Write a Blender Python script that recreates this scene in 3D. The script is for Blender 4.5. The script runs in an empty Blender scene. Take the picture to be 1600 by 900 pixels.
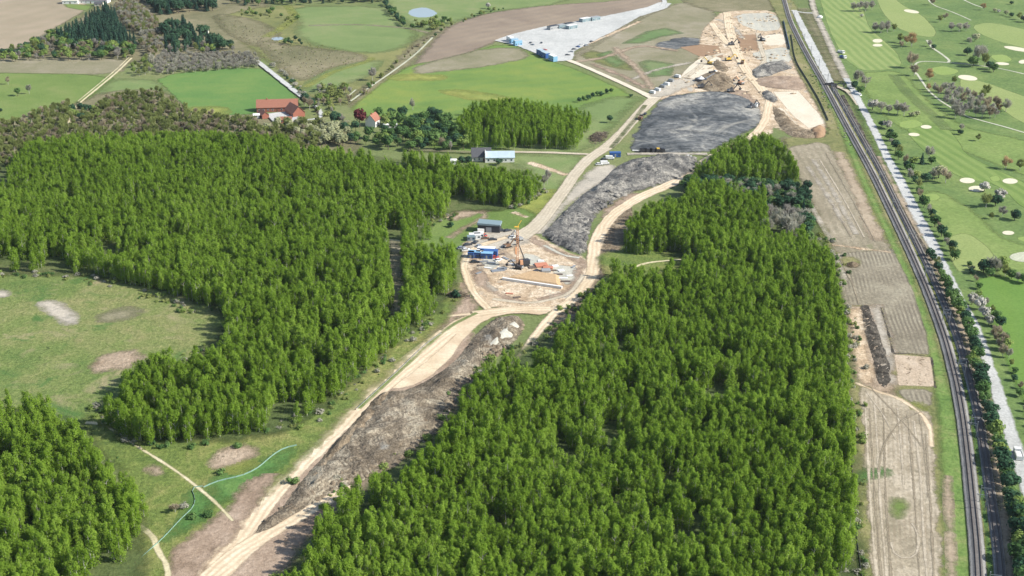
import bpy, math, random
import numpy as np
from mathutils import Vector
R = math.radians
rng = np.random.default_rng(7)
random.seed(7)
sc = bpy.context.scene
C = sc.collection

# ------------------------------------------------------------ camera, sky, sun, exposure
CAM_H, PITCH, F = 236.0, math.atan(830.0 / 2000.0), 2000.0
cam_d = bpy.data.cameras.new('camera'); cam = bpy.data.objects.new('camera', cam_d); C.objects.link(cam)
cam.location = (0, 0, CAM_H); cam.rotation_euler = (math.pi / 2 - PITCH, 0, 0)
cam_d.sensor_width = 36; cam_d.lens = 45; cam_d.clip_start = 1; cam_d.clip_end = 20000
sc.camera = cam
SUN_EL, SUN_DIR = R(38), (1.0, -0.24)
w = bpy.data.worlds.new("World"); sc.world = w; w.use_nodes = True
sky = w.node_tree.nodes.new('ShaderNodeTexSky'); sky.sky_type = 'NISHITA'; sky.sun_disc = False
sky.sun_elevation = SUN_EL; sky.sun_rotation = math.atan2(SUN_DIR[0], SUN_DIR[1])
w.node_tree.links.new(sky.outputs[0], w.node_tree.nodes['Background'].inputs[0])
w.node_tree.nodes['Background'].inputs[1].default_value = 0.12
sl = bpy.data.lights.new('sun', 'SUN'); sl.energy = 5.0; sl.angle = R(0.6); sl.color = (1.0, 0.95, 0.87)
so = bpy.data.objects.new('sun', sl); C.objects.link(so)
_d = Vector((SUN_DIR[0], SUN_DIR[1], 0)).normalized() * math.cos(SUN_EL) + Vector((0, 0, math.sin(SUN_EL)))
so.rotation_euler = _d.to_track_quat('Z', 'Y').to_euler()
so.location = (300, 0, 500)
sc.view_settings.view_transform = 'Standard'; sc.view_settings.look = 'None'; sc.view_settings.gamma = 1
sc.view_settings.use_curve_mapping = False
sc.view_settings.exposure = 0.50
sc.render.engine = 'CYCLES'
sc.cycles.max_bounces = 6; sc.cycles.diffuse_bounces = 4; sc.cycles.transmission_bounces = 3; sc.cycles.glossy_bounces = 1
sc.cycles.transparent_max_bounces = 12; sc.cycles.volume_bounces = 0

# ------------------------------------------------------------ geometry helpers
cp, sp_ = math.cos(PITCH), math.sin(PITCH)
def G(x, y, z=0.0):
    """ground point seen at photo pixel (x, y) of 1600x900"""
    u, v = (x - 800) / F, (y - 450) / F
    t = (CAM_H - z) / (sp_ + v * cp)
    return (u * t, t * (cp - v * sp_))
def P(X, Y, Z):
    """photo pixel of world points (arrays)"""
    dz = Z - CAM_H
    zc = Y * cp - dz * sp_
    yc = Y * sp_ + dz * cp
    return 800 + F * X / zc, 450 - F * yc / zc
def GP(pts): return np.array([G(*p) for p in pts])
def inpoly(px, py, poly):
    poly = np.asarray(poly, float); x0, y0 = poly[:, 0], poly[:, 1]; x1, y1 = np.roll(x0, -1), np.roll(y0, -1)
    r = np.zeros(px.shape, bool)
    for a, b, c, d in zip(x0, y0, x1, y1):
        if b == d: continue
        r ^= ((b > py) != (d > py)) & (px < (c - a) * (py - b) / (d - b) + a)
    return r
def sdf(px, py, poly):
    poly = np.asarray(poly, float); n = len(poly); dmin = np.full(px.shape, 1e9)
    for i in range(n):
        a, b = poly[i], poly[(i + 1) % n]; e = b - a; L = e @ e
        if L < 1e-9: continue
        t = np.clip(((px - a[0]) * e[0] + (py - a[1]) * e[1]) / L, 0, 1)
        dmin = np.minimum(dmin, np.hypot(px - a[0] - t * e[0], py - a[1] - t * e[1]))
    return np.where(inpoly(px, py, poly), dmin, -dmin)
def _h(i, j, s):
    i = i.astype(np.int64); j = j.astype(np.int64)
    n = (i * 374761393 + j * 668265263 + s * 982451653) & 0xffffffff
    n = ((n ^ (n >> 13)) * 1274126177) & 0xffffffff
    return ((n ^ (n >> 16)) & 0xffff) / 65535.0
def vnoise(x, y, s=0):
    i, j = np.floor(x), np.floor(y); u, v = x - i, y - j
    u = u * u * (3 - 2 * u); v = v * v * (3 - 2 * v)
    return (_h(i, j, s) * (1 - u) + _h(i + 1, j, s) * u) * (1 - v) + (_h(i, j + 1, s) * (1 - u) + _h(i + 1, j + 1, s) * u) * v
def fbm(x, y, o=4, s=0):
    r = 0; a = .5
    for k in range(o): r = r + a * vnoise(x * 2 ** k, y * 2 ** k, s + k); a *= .5
    return r

def tag(o, label=None, cat=None, group=None, kind=None):
    if label: o['label'] = label
    if cat: o['category'] = cat
    if group: o['group'] = group
    if kind: o['kind'] = kind
    return o
def mesh_np(name, V, Fq, mats, attrs=None, smooth=False):
    me = bpy.data.meshes.new(name)
    V = np.asarray(V, np.float32); Fq = np.asarray(Fq, np.int32); k = Fq.shape[1]
    me.vertices.add(len(V)); me.vertices.foreach_set('co', V.ravel())
    me.loops.add(Fq.size); me.loops.foreach_set('vertex_index', Fq.ravel())
    me.polygons.add(len(Fq)); me.polygons.foreach_set('loop_start', np.arange(0, Fq.size, k, dtype=np.int32))
    if smooth: me.polygons.foreach_set('use_smooth', np.ones(len(Fq), bool))
    me.update(calc_edges=True)
    for n, a in (attrs or {}).items():
        at = me.attributes.new(n, 'FLOAT', 'POINT'); at.data.foreach_set('value', np.asarray(a, np.float32))
    for m in mats: me.materials.append(m)
    return me
def link(name, me, parent=None, loc=None):
    o = bpy.data.objects.new(name, me); C.objects.link(o)
    if parent: o.parent = parent
    if loc is not None: o.location = loc
    return o
def empty(name, loc, rz=0.0, s=1.0):
    o = bpy.data.objects.new(name, None); C.objects.link(o); o.location = loc; o.rotation_euler = (0, 0, rz)
    o.scale = (s, s, s); o.empty_display_size = .5
    return o

# ------------------------------------------------------------ materials
def new_mat(name):
    m = bpy.data.materials.new(name); m.use_nodes = True; nt = m.node_tree; nt.nodes.clear()
    return m, nt
class NT:
    def __init__(s, nt): s.nt = nt
    def n(s, t, **kw):
        nd = s.nt.nodes.new('ShaderNode' + t)
        for k, v in kw.items():
            if k.startswith('i_'):
                key = k[2:]
                nd.inputs[int(key) if key.isdigit() else key].default_value = v
            else: setattr(nd, k, v)
        return nd
    def l(s, a, b): s.nt.links.new(a, b)
    def math(s, op, a, b=None, c=None, clamp=False):
        nd = s.nt.nodes.new('ShaderNodeMath'); nd.operation = op; nd.use_clamp = clamp
        for i, v in enumerate((a, b, c)):
            if v is None: continue
            if hasattr(v, 'links'): s.l(v, nd.inputs[i])
            else: nd.inputs[i].default_value = v
        return nd.outputs[0]
    def mix(s, f, a, b, bt='MIX'):
        nd = s.nt.nodes.new('ShaderNodeMix'); nd.data_type = 'RGBA'; nd.blend_type = bt
        for i, v in ((0, f), (6, a), (7, b)):
            if hasattr(v, 'links'): s.l(v, nd.inputs[i])
            else: nd.inputs[i].default_value = v if i == 0 else (*v[:3], 1)
        return nd.outputs[2]
    def ramp(s, f, stops, lin=True):
        nd = s.nt.nodes.new('ShaderNodeValToRGB'); cr = nd.color_ramp
        while len(cr.elements) > 1: cr.elements.remove(cr.elements[-1])
        cr.elements[0].position = stops[0][0]; cr.elements[0].color = (*stops[0][1], 1)
        for p, c in stops[1:]:
            e = cr.elements.new(p); e.color = (*c, 1)
        s.l(f, nd.inputs[0]); return nd.outputs[0]
    def noise(s, vec, scale, det=4, rough=.55, dist=0):
        nd = s.n('TexNoise'); nd.inputs['Scale'].default_value = scale; nd.inputs['Detail'].default_value = det
        nd.inputs['Roughness'].default_value = rough; nd.inputs['Distortion'].default_value = dist
        s.l(vec, nd.inputs['Vector']); return nd.outputs[0]
def soil(name, cols, big=0.02, mid=.15, fine=.9, bump=.4, soft=.6, amp=4, nscale=.09, contrast=1.0,
         stripe=None, ruts=None, spots=None, dist=1.2, rough=.95, contour=None):
    """ground material: three tones driven by noise, ragged edge from the sd attribute.
    stripe=(p0,p1,spacing_m,strength,color,sharp)  ruts=(color,strength)  spots=(scale,lo,hi,color)"""
    m, nt = new_mat(name); T = NT(nt)
    pos = T.n('NewGeometry').outputs['Position']
    n1 = T.noise(pos, big, 3, .5, dist); n2 = T.noise(pos, mid, 5, .6, dist * .5); n3 = T.noise(pos, fine, 4, .65)
    f = T.math('ADD', T.math('MULTIPLY', n1, .5), T.math('ADD', T.math('MULTIPLY', n2, .33), T.math('MULTIPLY', n3, .17)))
    f = T.math('MULTIPLY_ADD', T.math('SUBTRACT', f, .5), 3.2 * contrast, .5, clamp=True)
    k = len(cols) - 1
    col = T.ramp(f, [(i / k, c) for i, c in enumerate(cols)])
    if contour:
        cs, cf, st, cc = contour; nc = T.noise(pos, cs, 2, .4, 1.5)
        w_ = T.math('MULTIPLY_ADD', T.math('SINE', T.math('MULTIPLY', nc, cf)), .9, .1, clamp=True)
        col = T.mix(T.math('MULTIPLY', w_, T.math('MULTIPLY', T.math('MULTIPLY_ADD', n2, 2.4, -.6, clamp=True), st)), col, cc)
    fine_v = T.math('MULTIPLY_ADD', T.math('SUBTRACT', n3, .5), 1.0 * contrast, 1.0)
    mul = T.n('VectorMath', operation='SCALE'); T.l(col, mul.inputs[0]); T.l(fine_v, mul.inputs['Scale']); col = mul.outputs[0]
    if spots:
        for (ss, lo, hi, cc) in (spots if isinstance(spots, list) else [spots]):
            ns = T.noise(pos, ss, 5, .6, 1.0)
            mr = T.n('MapRange'); T.l(ns, mr.inputs[0]); mr.inputs[1].default_value = lo; mr.inputs[2].default_value = hi
            col = T.mix(mr.outputs[0], col, cc)
    if stripe:
        p0, p1, spc, st, cc, sharp = stripe
        a, b = np.array(G(*p0)), np.array(G(*p1)); d = (b - a) / np.linalg.norm(b - a)
        dp = T.n('VectorMath', operation='DOT_PRODUCT'); T.l(pos, dp.inputs[0]); dp.inputs[1].default_value = (-d[1], d[0], 0)
        wob = T.math('MULTIPLY', T.math('SUBTRACT', T.noise(pos, .02, 3), .5), spc * (1.1 if bump > .3 else .8))
        ph = T.math('MULTIPLY', T.math('ADD', dp.outputs['Value'], wob), 2 * math.pi / spc)
        s_ = T.math('MULTIPLY_ADD', T.math('SINE', ph), .5 * sharp, .5, clamp=True)
        mk = T.math('MULTIPLY_ADD', T.math('SUBTRACT', T.noise(pos, .035 if sharp <= 2 else .01, 5, .65), .5), 5.0 if bump > .3 else 1.2, .62, clamp=True)
        s_ = T.math('MULTIPLY', s_, T.math('MULTIPLY', st, mk))
        col = T.mix(s_, col, cc)
    if ruts:
        cc, st, spc = ruts
        at = T.n('Attribute', attribute_name='across').outputs['Fac']
        ph = T.math('MULTIPLY', T.math('ADD', at, T.math('MULTIPLY', T.noise(pos, .04, 2), spc * 2)), 2 * math.pi / spc)
        s_ = T.math('MULTIPLY_ADD', T.math('SINE', ph), .6, .35, clamp=True)
        s_ = T.math('MULTIPLY', s_, T.math('MULTIPLY', T.noise(pos, .08, 3), st))
        col = T.mix(s_, col, cc)
    bs = T.n('BsdfPrincipled'); T.l(col, bs.inputs['Base Color']); bs.inputs['Roughness'].default_value = rough
    bs.inputs['Specular IOR Level'].default_value = .15
    if bump:
        bp = T.n('Bump'); bp.inputs['Strength'].default_value = bump; bp.inputs['Distance'].default_value = 1.0
        T.l(T.math('ADD', T.math('MULTIPLY', n3, 1.0), n2), bp.inputs['Height']); T.l(bp.outputs[0], bs.inputs['Normal'])
    out = T.n('OutputMaterial')
    if soft is None: T.l(bs.outputs[0], out.inputs[0]); return m
    sd = T.n('Attribute', attribute_name='sd').outputs['Fac']
    soft = soft * (1.5 if soft > 1.2 else 1); amp = amp * (2.2 if amp > 3.5 else 1.3)
    e = T.math('ADD', sd, T.math('MULTIPLY', T.math('SUBTRACT', T.noise(pos, nscale, 7, .72), .5), amp))
    al = T.math('MULTIPLY_ADD', e, 1 / max(soft, .01), .5, clamp=True)
    tr = T.n('BsdfTransparent'); mx = T.n('MixShader')
    T.l(al, mx.inputs[0]); T.l(tr.outputs[0], mx.inputs[1]); T.l(bs.outputs[0], mx.inputs[2]); T.l(mx.outputs[0], out.inputs[0])
    return m
def plain(name, col, rough=.6, metal=0, var=.15, scale=2.0):
    m, nt = new_mat(name); T = NT(nt)
    tc = T.n('TexCoord').outputs['Object']; n = T.noise(tc, scale, 4, .6)
    lo = tuple(c * (1 - var) for c in col); hi = tuple(min(1, c * (1 + var)) for c in col)
    c = T.ramp(n, [(.3, lo), (.7, hi)])
    bs = T.n('BsdfPrincipled'); T.l(c, bs.inputs['Base Color']); bs.inputs['Roughness'].default_value = rough
    bs.inputs['Metallic'].default_value = metal
    out = T.n('OutputMaterial'); T.l(bs.outputs[0], out.inputs[0]); return m
def tiled(name, col, col2, sx, sz, rough=.8):
    """roof tiles or bricks by a brick texture in object space"""
    m, nt = new_mat(name); T = NT(nt); tc = T.n('TexCoord').outputs['Object']
    b = T.n('TexBrick'); T.l(tc, b.inputs['Vector']); b.inputs['Scale'].default_value = 1
    b.inputs['Brick Width'].default_value = sx; b.inputs['Row Height'].default_value = sz; b.inputs['Mortar Size'].default_value = .03
    b.inputs['Color1'].default_value = (*col, 1); b.inputs['Color2'].default_value = (*col2, 1)
    b.inputs['Mortar'].default_value = (*[c * .6 for c in col], 1)
    n = T.noise(tc, .5, 5, .6); c = T.mix(T.math('MULTIPLY', n, .5), b.outputs[0], tuple(c * .75 for c in col2))
    bs = T.n('BsdfPrincipled'); T.l(c, bs.inputs['Base Color']); bs.inputs['Roughness'].default_value = rough
    out = T.n('OutputMaterial'); T.l(bs.outputs[0], out.inputs[0]); return m
def leafmat(name, c1, c2, c3, transl=.3, wscale=.02):
    m, nt = new_mat(name); T = NT(nt)
    g = T.n('NewGeometry'); oi = T.n('ObjectInfo')
    n = T.noise(g.outputs['Position'], wscale, 3, .6)
    f = T.math('ADD', T.math('MULTIPLY', oi.outputs['Random'], .38), T.math('ADD', T.math('MULTIPLY', n, .62), T.math('MULTIPLY', g.outputs['Random Per Island'], .32)))
    f = T.math('MULTIPLY_ADD', T.math('SUBTRACT', f, .66), 1.6, .5, clamp=True)
    c = T.ramp(f, [(0, c1), (.5, c2), (1, c3)])
    df = T.n('BsdfDiffuse'); T.l(c, df.inputs[0]); tr = T.n('BsdfTranslucent'); T.l(c, tr.inputs[0])
    mx = T.n('MixShader', i_0=transl); T.l(df.outputs[0], mx.inputs[1]); T.l(tr.outputs[0], mx.inputs[2])
    out = T.n('OutputMaterial'); T.l(mx.outputs[0], out.inputs[0]); return m

# ------------------------------------------------------------ ground patches
LEVEL = [0.0]
def nextz(): LEVEL[0] += 0.004; return LEVEL[0]
def patch(name, px, mat, label=None, res=None, margin=None, height=None, z=None, kind='structure', cat=None, smooth_poly=True, world=None):
    poly = GP(px) if world is None else np.asarray(world, float)
    if smooth_poly: poly = chaikin(poly, it=1)
    lo, hi = poly.min(0), poly.max(0)
    d = max(hi - lo); res = res or min(8, max(1.5, d / 70.0)); margin = margin if margin is not None else max(3, res * 1.5)
    nx = int((hi[0] - lo[0] + 2 * margin) / res) + 2; ny = int((hi[1] - lo[1] + 2 * margin) / res) + 2
    xs = lo[0] - margin + np.arange(nx) * res; ys = lo[1] - margin + np.arange(ny) * res
    X, Y = np.meshgrid(xs, ys); s = sdf(X, Y, poly)
    z0 = nextz() if z is None else z
    Z = np.full(X.shape, z0)
    if height is not None: Z = Z + height(X, Y, s)
    V = np.stack([X.ravel(), Y.ravel(), Z.ravel()], 1)
    keep = s > -margin
    cell = keep[:-1, :-1] & keep[1:, :-1] & keep[:-1, 1:] & keep[1:, 1:]
    j, i = np.nonzero(cell); a = j * nx + i
    Fq = np.stack([a, a + 1, a + nx + 1, a + nx], 1)
    used = np.unique(Fq); mp = np.zeros(len(V), int); mp[used] = np.arange(len(used))
    me = mesh_np(name, V[used], mp[Fq], [mat], {'sd': s.ravel()[used]}, smooth=height is not None)
    return tag(link(name, me), label, cat, None, kind)
def chaikin(p, closed=True, it=2):
    for _ in range(it):
        if closed: q = np.roll(p, -1, 0)
        else: q = p[1:]; 
        a = p if closed else p[:-1]
        r = np.empty((2 * len(a), 2)); r[0::2] = a * .8 + q * .2; r[1::2] = a * .2 + q * .8
        if not closed: r = np.vstack([p[:1], r, p[-1:]])
        p = r
    return p
def curve_pts(P0, step=3.0):
    p = chaikin(np.asarray(P0, float), closed=False, it=3)
    s = np.r_[0, np.cumsum(np.hypot(*np.diff(p, axis=0).T))]; n = max(2, int(s[-1] / step) + 1)
    q = np.linspace(0, s[-1], n)
    return np.stack([np.interp(q, s, p[:, 0]), np.interp(q, s, p[:, 1])], 1), q, s[-1]
def frames(c):
    t = np.gradient(c, axis=0); t /= np.linalg.norm(t, axis=1)[:, None]
    return t, np.stack([-t[:, 1], t[:, 0]], 1)
def stroke(name, px, width, mat, label=None, margin=1.5, z=None, height=0.0, kind='structure', cat=None, world=None, step=3.0):
    """a road: width in metres (number or one per point)"""
    w0 = GP(px) if world is None else np.asarray(world, float)
    c, q, L = curve_pts(w0, step); t, nrm = frames(c)
    if np.isscalar(width): hw = np.full(len(c), width / 2)
    else:
        d = np.r_[0, np.cumsum(np.hypot(*np.diff(w0, axis=0).T))]; hw = np.interp(q / L * d[-1], d, np.array(width) / 2)
    z0 = nextz() if z is None else z
    ks = np.array([-1, -.8, -.4, 0, .4, .8, 1.0]); rows = []; sd = []; ac = []
    tot = hw + margin
    for k in ks:
        off = tot * k; rows.append(np.c_[c + nrm * off[:, None], np.full(len(c), z0) + height * np.clip((hw - np.abs(off)) / np.maximum(hw, .1) * 2, 0, 1)])
        sd.append(hw - np.abs(off)); ac.append(off)
    V = np.concatenate(rows); n = len(c); Fq = []
    for k in range(len(ks) - 1):
        a = np.arange(n - 1) + k * n; Fq.append(np.stack([a, a + 1, a + 1 + n, a + n], 1))
    me = mesh_np(name, V, np.concatenate(Fq)[:, ::-1], [mat], {'sd': np.concatenate(sd), 'across': np.concatenate(ac)})
    return tag(link(name, me), label, cat, None, kind)

# ------------------------------------------------------------ box/solid builder
class MB:
    def __init__(s): s.v = []; s.f = []
    def add(s, V, Fs):
        n = len(s.v); s.v += [tuple(v) for v in V]; s.f += [tuple(i + n for i in f) for f in Fs]; return s
    def box(s, x0, x1, y0, y1, z0, z1, taper=0, topshift=(0, 0)):
        a, b = topshift; t = taper
        V = [(x0, y0, z0), (x1, y0, z0), (x1, y1, z0), (x0, y1, z0), (x0 + t + a, y0 + t + b, z1), (x1 - t + a, y0 + t + b, z1), (x1 - t + a, y1 - t + b, z1), (x0 + t + a, y1 - t + b, z1)]
        return s.add(V, [(0, 3, 2, 1), (4, 5, 6, 7), (0, 1, 5, 4), (1, 2, 6, 5), (2, 3, 7, 6), (3, 0, 4, 7)])
    def bar(s, a, b, w, h=None):
        h = h or w; a, b = Vector(a), Vector(b); d = (b - a).normalized()
        u = d.cross(Vector((0, 0, 1))); u = Vector((1, 0, 0)) if u.length < 1e-3 else u.normalized(); v = d.cross(u).normalized()
        V = [p + u * (w / 2) * i + v * (h / 2) * j for p in (a, b) for i, j in ((-1, -1), (1, -1), (1, 1), (-1, 1))]
        return s.add(V, [(0, 1, 2, 3), (7, 6, 5, 4), (0, 4, 5, 1), (1, 5, 6, 2), (2, 6, 7, 3), (3, 7, 4, 0)])
    def cyl(s, a, b, r0, r1=None, n=10):
        r1 = r0 if r1 is None else r1; a, b = Vector(a), Vector(b); d = (b - a).normalized()
        u = d.cross(Vector((0, 0, 1))); u = Vector((1, 0, 0)) if u.length < 1e-3 else u.normalized(); v = d.cross(u)
        V = [p + (u * math.cos(2 * math.pi * k / n) + v * math.sin(2 * math.pi * k / n)) * r for p, r in ((a, r0), (b, r1)) for k in range(n)]
        return s.add(V, [(k, (k + 1) % n, n + (k + 1) % n, n + k) for k in range(n)] + [tuple(range(n))[::-1], tuple(range(n, 2 * n))])
    def prism(s, prof, y0, y1):
        """profile in xz extruded along y"""
        n = len(prof); V = [(x, y0, z) for x, z in prof] + [(x, y1, z) for x, z in prof]
        return s.add(V, [(k, (k + 1) % n, n + (k + 1) % n, n + k) for k in range(n)] + [tuple(range(n))[::-1], tuple(range(n, 2 * n))])
    def build(s, name, mat, parent=None, loc=None):
        me = bpy.data.meshes.new(name); me.from_pydata(s.v, [], s.f); me.update()
        import bmesh
        bm = bmesh.new(); bm.from_mesh(me); bmesh.ops.recalc_face_normals(bm, faces=bm.faces); bm.to_mesh(me); bm.free()
        me.materials.append(mat); return link(name, me, parent, loc)
def copy_tree(o, parent=None):
    c = o.copy(); C.objects.link(c)
    if parent: c.parent = parent
    for ch in list(o.children): copy_tree(ch, c)
    return c

# ============================================================ THE GROUND
M = {}
NOEDGE = dict(soft=None)
M['base'] = soil('ground_grass', [(.11, .155, .05), (.155, .19, .07), (.21, .215, .10)], big=.006, mid=.05, fine=.5, soft=None)
M['tan_field'] = soil('tan_field', [(.25, .21, .14), (.33, .27, .19), (.40, .31, .24)], big=.004, mid=.02, stripe=((0, 60), (140, 20), 22, .3, (.20, .20, .12), 1), soft=3, bump=.1)
M['pasture'] = soil('pasture', [(.105, .17, .042), (.15, .215, .058), (.21, .24, .085)], big=.008, mid=.06, soft=3)
M['crop'] = soil('crop', [(.08, .165, .045), (.11, .205, .055), (.165, .24, .065)], big=.006, mid=.05, soft=2, stripe=((250, 140), (430, 130), 12, .3, (.10, .22, .05), 1), bump=.1)
M['meadow'] = soil('meadow', [(.10, .18, .045), (.145, .225, .055), (.22, .26, .06)], big=.01, mid=.06, soft=3, stripe=((600, 150), (900, 120), 18, .4, (.20, .26, .05), 1), bump=.1)
M['meadow_pale'] = soil('meadow_pale', [(.13, .19, .065), (.165, .225, .08), (.225, .25, .11)], big=.01, mid=.06, soft=10, amp=12, bump=.2)
M['dry_grass'] = soil('dry_grass', [(.17, .17, .09), (.24, .22, .14), (.33, .29, .22)], big=.01, mid=.08, soft=5, amp=8)
M['heath'] = soil('heath', [(.13, .13, .065), (.195, .18, .10), (.27, .235, .15)], big=.012, mid=.12, soft=10, amp=14, contrast=1.2)
M['olive'] = soil('olive', [(.12, .14, .05), (.18, .19, .07), (.26, .25, .10)], big=.012, mid=.1, soft=6, amp=12)
M['yellow'] = soil('yellow_flowers', [(.19, .24, .06), (.25, .28, .07), (.33, .32, .09)], big=.02, mid=.12, soft=14, amp=18)
M['plough'] = soil('plough', [(.17, .135, .10), (.24, .19, .14), (.31, .25, .18)], big=.006, mid=.04, soft=4, amp=6, stripe=((700, 60), (900, 20), 14, .35, (.17, .14, .12), 1), bump=.1)
M['white_gravel'] = soil('white_gravel', [(.37, .375, .355), (.45, .455, .43), (.54, .54, .51)], big=.02, mid=.1, soft=1.0, amp=3, bump=.1)
M['cream_road'] = soil('cream_road', [(.40, .35, .26), (.50, .44, .33), (.58, .52, .41)], big=.02, mid=.12, soft=.9, amp=1.6, ruts=((.36, .30, .22), .9, 2.1), bump=.1)
M['sand_road'] = soil('sand_road', [(.54, .43, .28), (.65, .54, .38), (.74, .65, .49)], big=.03, mid=.14, soft=1.0, amp=2.4, ruts=((.46, .34, .22), 1.1, 2.3), bump=.12, contrast=.8)
M['sand'] = soil('sand', [(.36, .26, .165), (.50, .39, .265), (.68, .58, .44)], big=.035, mid=.16, soft=1.5, amp=4, bump=.5, contrast=1.3, dist=3, spots=[(.3, .58, .70, (.27, .20, .13)), (.05, .60, .70, (.42, .39, .33))])
M['pale_pad'] = soil('pale_pad', [(.52, .46, .35), (.62, .55, .43), (.68, .62, .50)], big=.03, mid=.2, soft=.8, amp=1.5, bump=.1, contrast=.7)
M['grey_pad'] = soil('grey_pad', [(.36, .34, .28), (.46, .44, .36), (.55, .53, .44)], big=.03, mid=.2, soft=1, amp=2, bump=.1, stripe=((1180, 60), (1200, 100), 7, .5, (.34, .36, .34), 1))
M['brown_pad'] = soil('brown_pad', [(.24, .155, .09), (.29, .19, .115), (.34, .24, .16)], big=.04, mid=.2, soft=1, amp=2, contrast=.6, bump=.15)
M['earth'] = soil('bare_earth', [(.26, .195, .13), (.36, .28, .20), (.47, .38, .28)], big=.03, mid=.18, fine=.8, soft=3, amp=6, bump=.6, spots=(.25, .6, .72, (.20, .16, .11)))
M['brown_earth'] = soil('brown_earth', [(.115, .085, .055), (.21, .165, .11), (.36, .29, .20)], big=.05, mid=.22, fine=.8, soft=1.2, amp=3.4, bump=1.0, dist=2.5, contrast=1.3)
M['pink_earth'] = soil('pink_earth', [(.22, .16, .11), (.32, .24, .175), (.42, .33, .25)], big=.04, mid=.2, soft=3, amp=8, bump=.4)
M['dark_spoil'] = soil('dark_spoil', [(.05, .057, .062), (.08, .088, .092), (.125, .13, .13), (.30, .29, .255)], big=.011, mid=.035, fine=.3, soft=2, amp=8, bump=.35, dist=2, contrast=1.6, contour=(.012, 60, .6, (.25, .255, .24)), spots=[(.014, .57, .66, (.36, .345, .295)), (.02, .64, .72, (.33, .24, .15))])
M['grey_spoil'] = soil('grey_spoil', [(.09, .087, .083), (.17, .165, .15), (.36, .34, .29)], big=.03, mid=.22, fine=.9, soft=2, amp=8, bump=1.0, dist=1.5, contrast=1.5, contour=(.03, 60, .7, (.34, .32, .28)), spots=(.03, .60, .68, (.36, .30, .23)))
M['ridge'] = soil('ridge', [(.13, .105, .075), (.24, .20, .145), (.40, .35, .26)], big=.05, mid=.25, fine=1.1, soft=1.2, amp=3.4, bump=1.0, dist=1, contrast=1.7, contour=(.035, 70, .8, (.12, .095, .065)), spots=(.045, .63, .72, (.36, .34, .29)))
M['scrub'] = soil('scrub', [(.13, .13, .065), (.195, .18, .10), (.27, .24, .15)], big=.02, mid=.15, soft=6, amp=12)
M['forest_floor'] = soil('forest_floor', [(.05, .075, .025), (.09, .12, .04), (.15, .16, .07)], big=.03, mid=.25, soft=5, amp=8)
M['clearing'] = soil('clearing', [(.095, .155, .04), (.155, .20, .06), (.24, .235, .10)], big=.012, mid=.09, fine=.8, soft=4, amp=6, contrast=1.3, bump=.6, spots=[(.05, .55, .70, (.29, .26, .14)), (.04, .57, .68, (.08, .155, .04)), (.3, .62, .72, (.08, .11, .035))])
M['roadside'] = soil('roadside_grass', [(.09, .14, .035), (.145, .19, .048), (.24, .235, .085)], big=.02, mid=.12, fine=.8, soft=4, amp=6, contrast=1.3, bump=.6)
M['soft_green'] = soil('soft_green', [(.10, .16, .06), (.13, .20, .075), (.19, .22, .10)], big=.02, mid=.1, soft=8, amp=9)
M['lush'] = soil('lush', [(.06, .15, .04), (.09, .19, .05), (.13, .22, .06)], big=.03, mid=.2, soft=5, amp=8)
M['verge'] = soil('verge', [(.09, .17, .04), (.15, .23, .06), (.24, .25, .10)], big=.03, mid=.2, fine=.9, soft=2, amp=3)
M['verge_olive'] = soil('verge_olive', [(.12, .14, .05), (.20, .20, .08), (.30, .26, .14)], big=.03, mid=.2, fine=.9, soft=2, amp=4)
M['strip'] = soil('strip', [(.22, .19, .13), (.30, .26, .185), (.40, .35, .26)], big=.015, mid=.12, fine=.7, soft=2, amp=5, bump=.5, stripe=((1290, 300), (1345, 400), 4.5, .7, (.20, .18, .12), 1), spots=(.03, .62, .75, (.18, .20, .09)))
M['salmon'] = soil('salmon', [(.29, .225, .155), (.36, .29, .205), (.43, .36, .26)], big=.03, mid=.15, soft=2, amp=5)
M['harrow'] = soil('harrow', [(.20, .175, .125), (.27, .24, .175), (.33, .30, .22)], big=.02, mid=.12, fine=.7, soft=1.2, amp=2, stripe=((1395, 400), (1450, 550), 1.9, .8, (.155, .135, .10), 1.6), bump=.4)
M['sandy_strip'] = soil('sandy_strip', [(.23, .20, .14), (.36, .31, .225), (.50, .44, .34)], big=.02, mid=.14, fine=.6, soft=1.2, amp=4, stripe=((1400, 700), (1406, 900), 1.7, .45, (.22, .175, .12), 1), bump=.4, spots=[(.04, .60, .72, (.22, .195, .13)), (.05, .66, .74, (.17, .22, .08))])
M['trench'] = soil('trench', [(.045, .038, .03), (.09, .08, .065), (.19, .165, .13)], big=.12, mid=.5, fine=1.8, soft=.6, amp=3.5, bump=1, contrast=1.5)
M['ballast'] = soil('ballast', [(.20, .195, .185), (.27, .265, .25), (.36, .345, .31)], big=.05, mid=.5, fine=3, soft=.5, amp=.8, bump=.3)
M['golf'] = soil('golf', [(.125, .19, .052), (.165, .235, .066), (.21, .27, .085)], big=.012, mid=.06, fine=.5, soft=3, bump=.1)
M['rough'] = soil('rough', [(.085, .145, .045), (.125, .19, .058), (.18, .235, .075)], big=.015, mid=.08, fine=.5, soft=3, amp=5, bump=.2)
M['fairway'] = soil('fairway', [(.21, .275, .085), (.235, .295, .10), (.26, .315, .115)], big=.01, mid=.06, soft=1.2, amp=1, bump=0, stripe=((1330, 50), (1395, 105), 7.5, .85, (.125, .205, .055), 1.6), contrast=.7)
M['fairway_near'] = soil('fairway_near', [(.155, .235, .06), (.18, .255, .07), (.205, .275, .085)], big=.01, mid=.06, soft=1.2, amp=1, bump=0, stripe=((1450, 225), (1600, 320), 7.5, .8, (.095, .17, .038), 1.6), contrast=.7)
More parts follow.
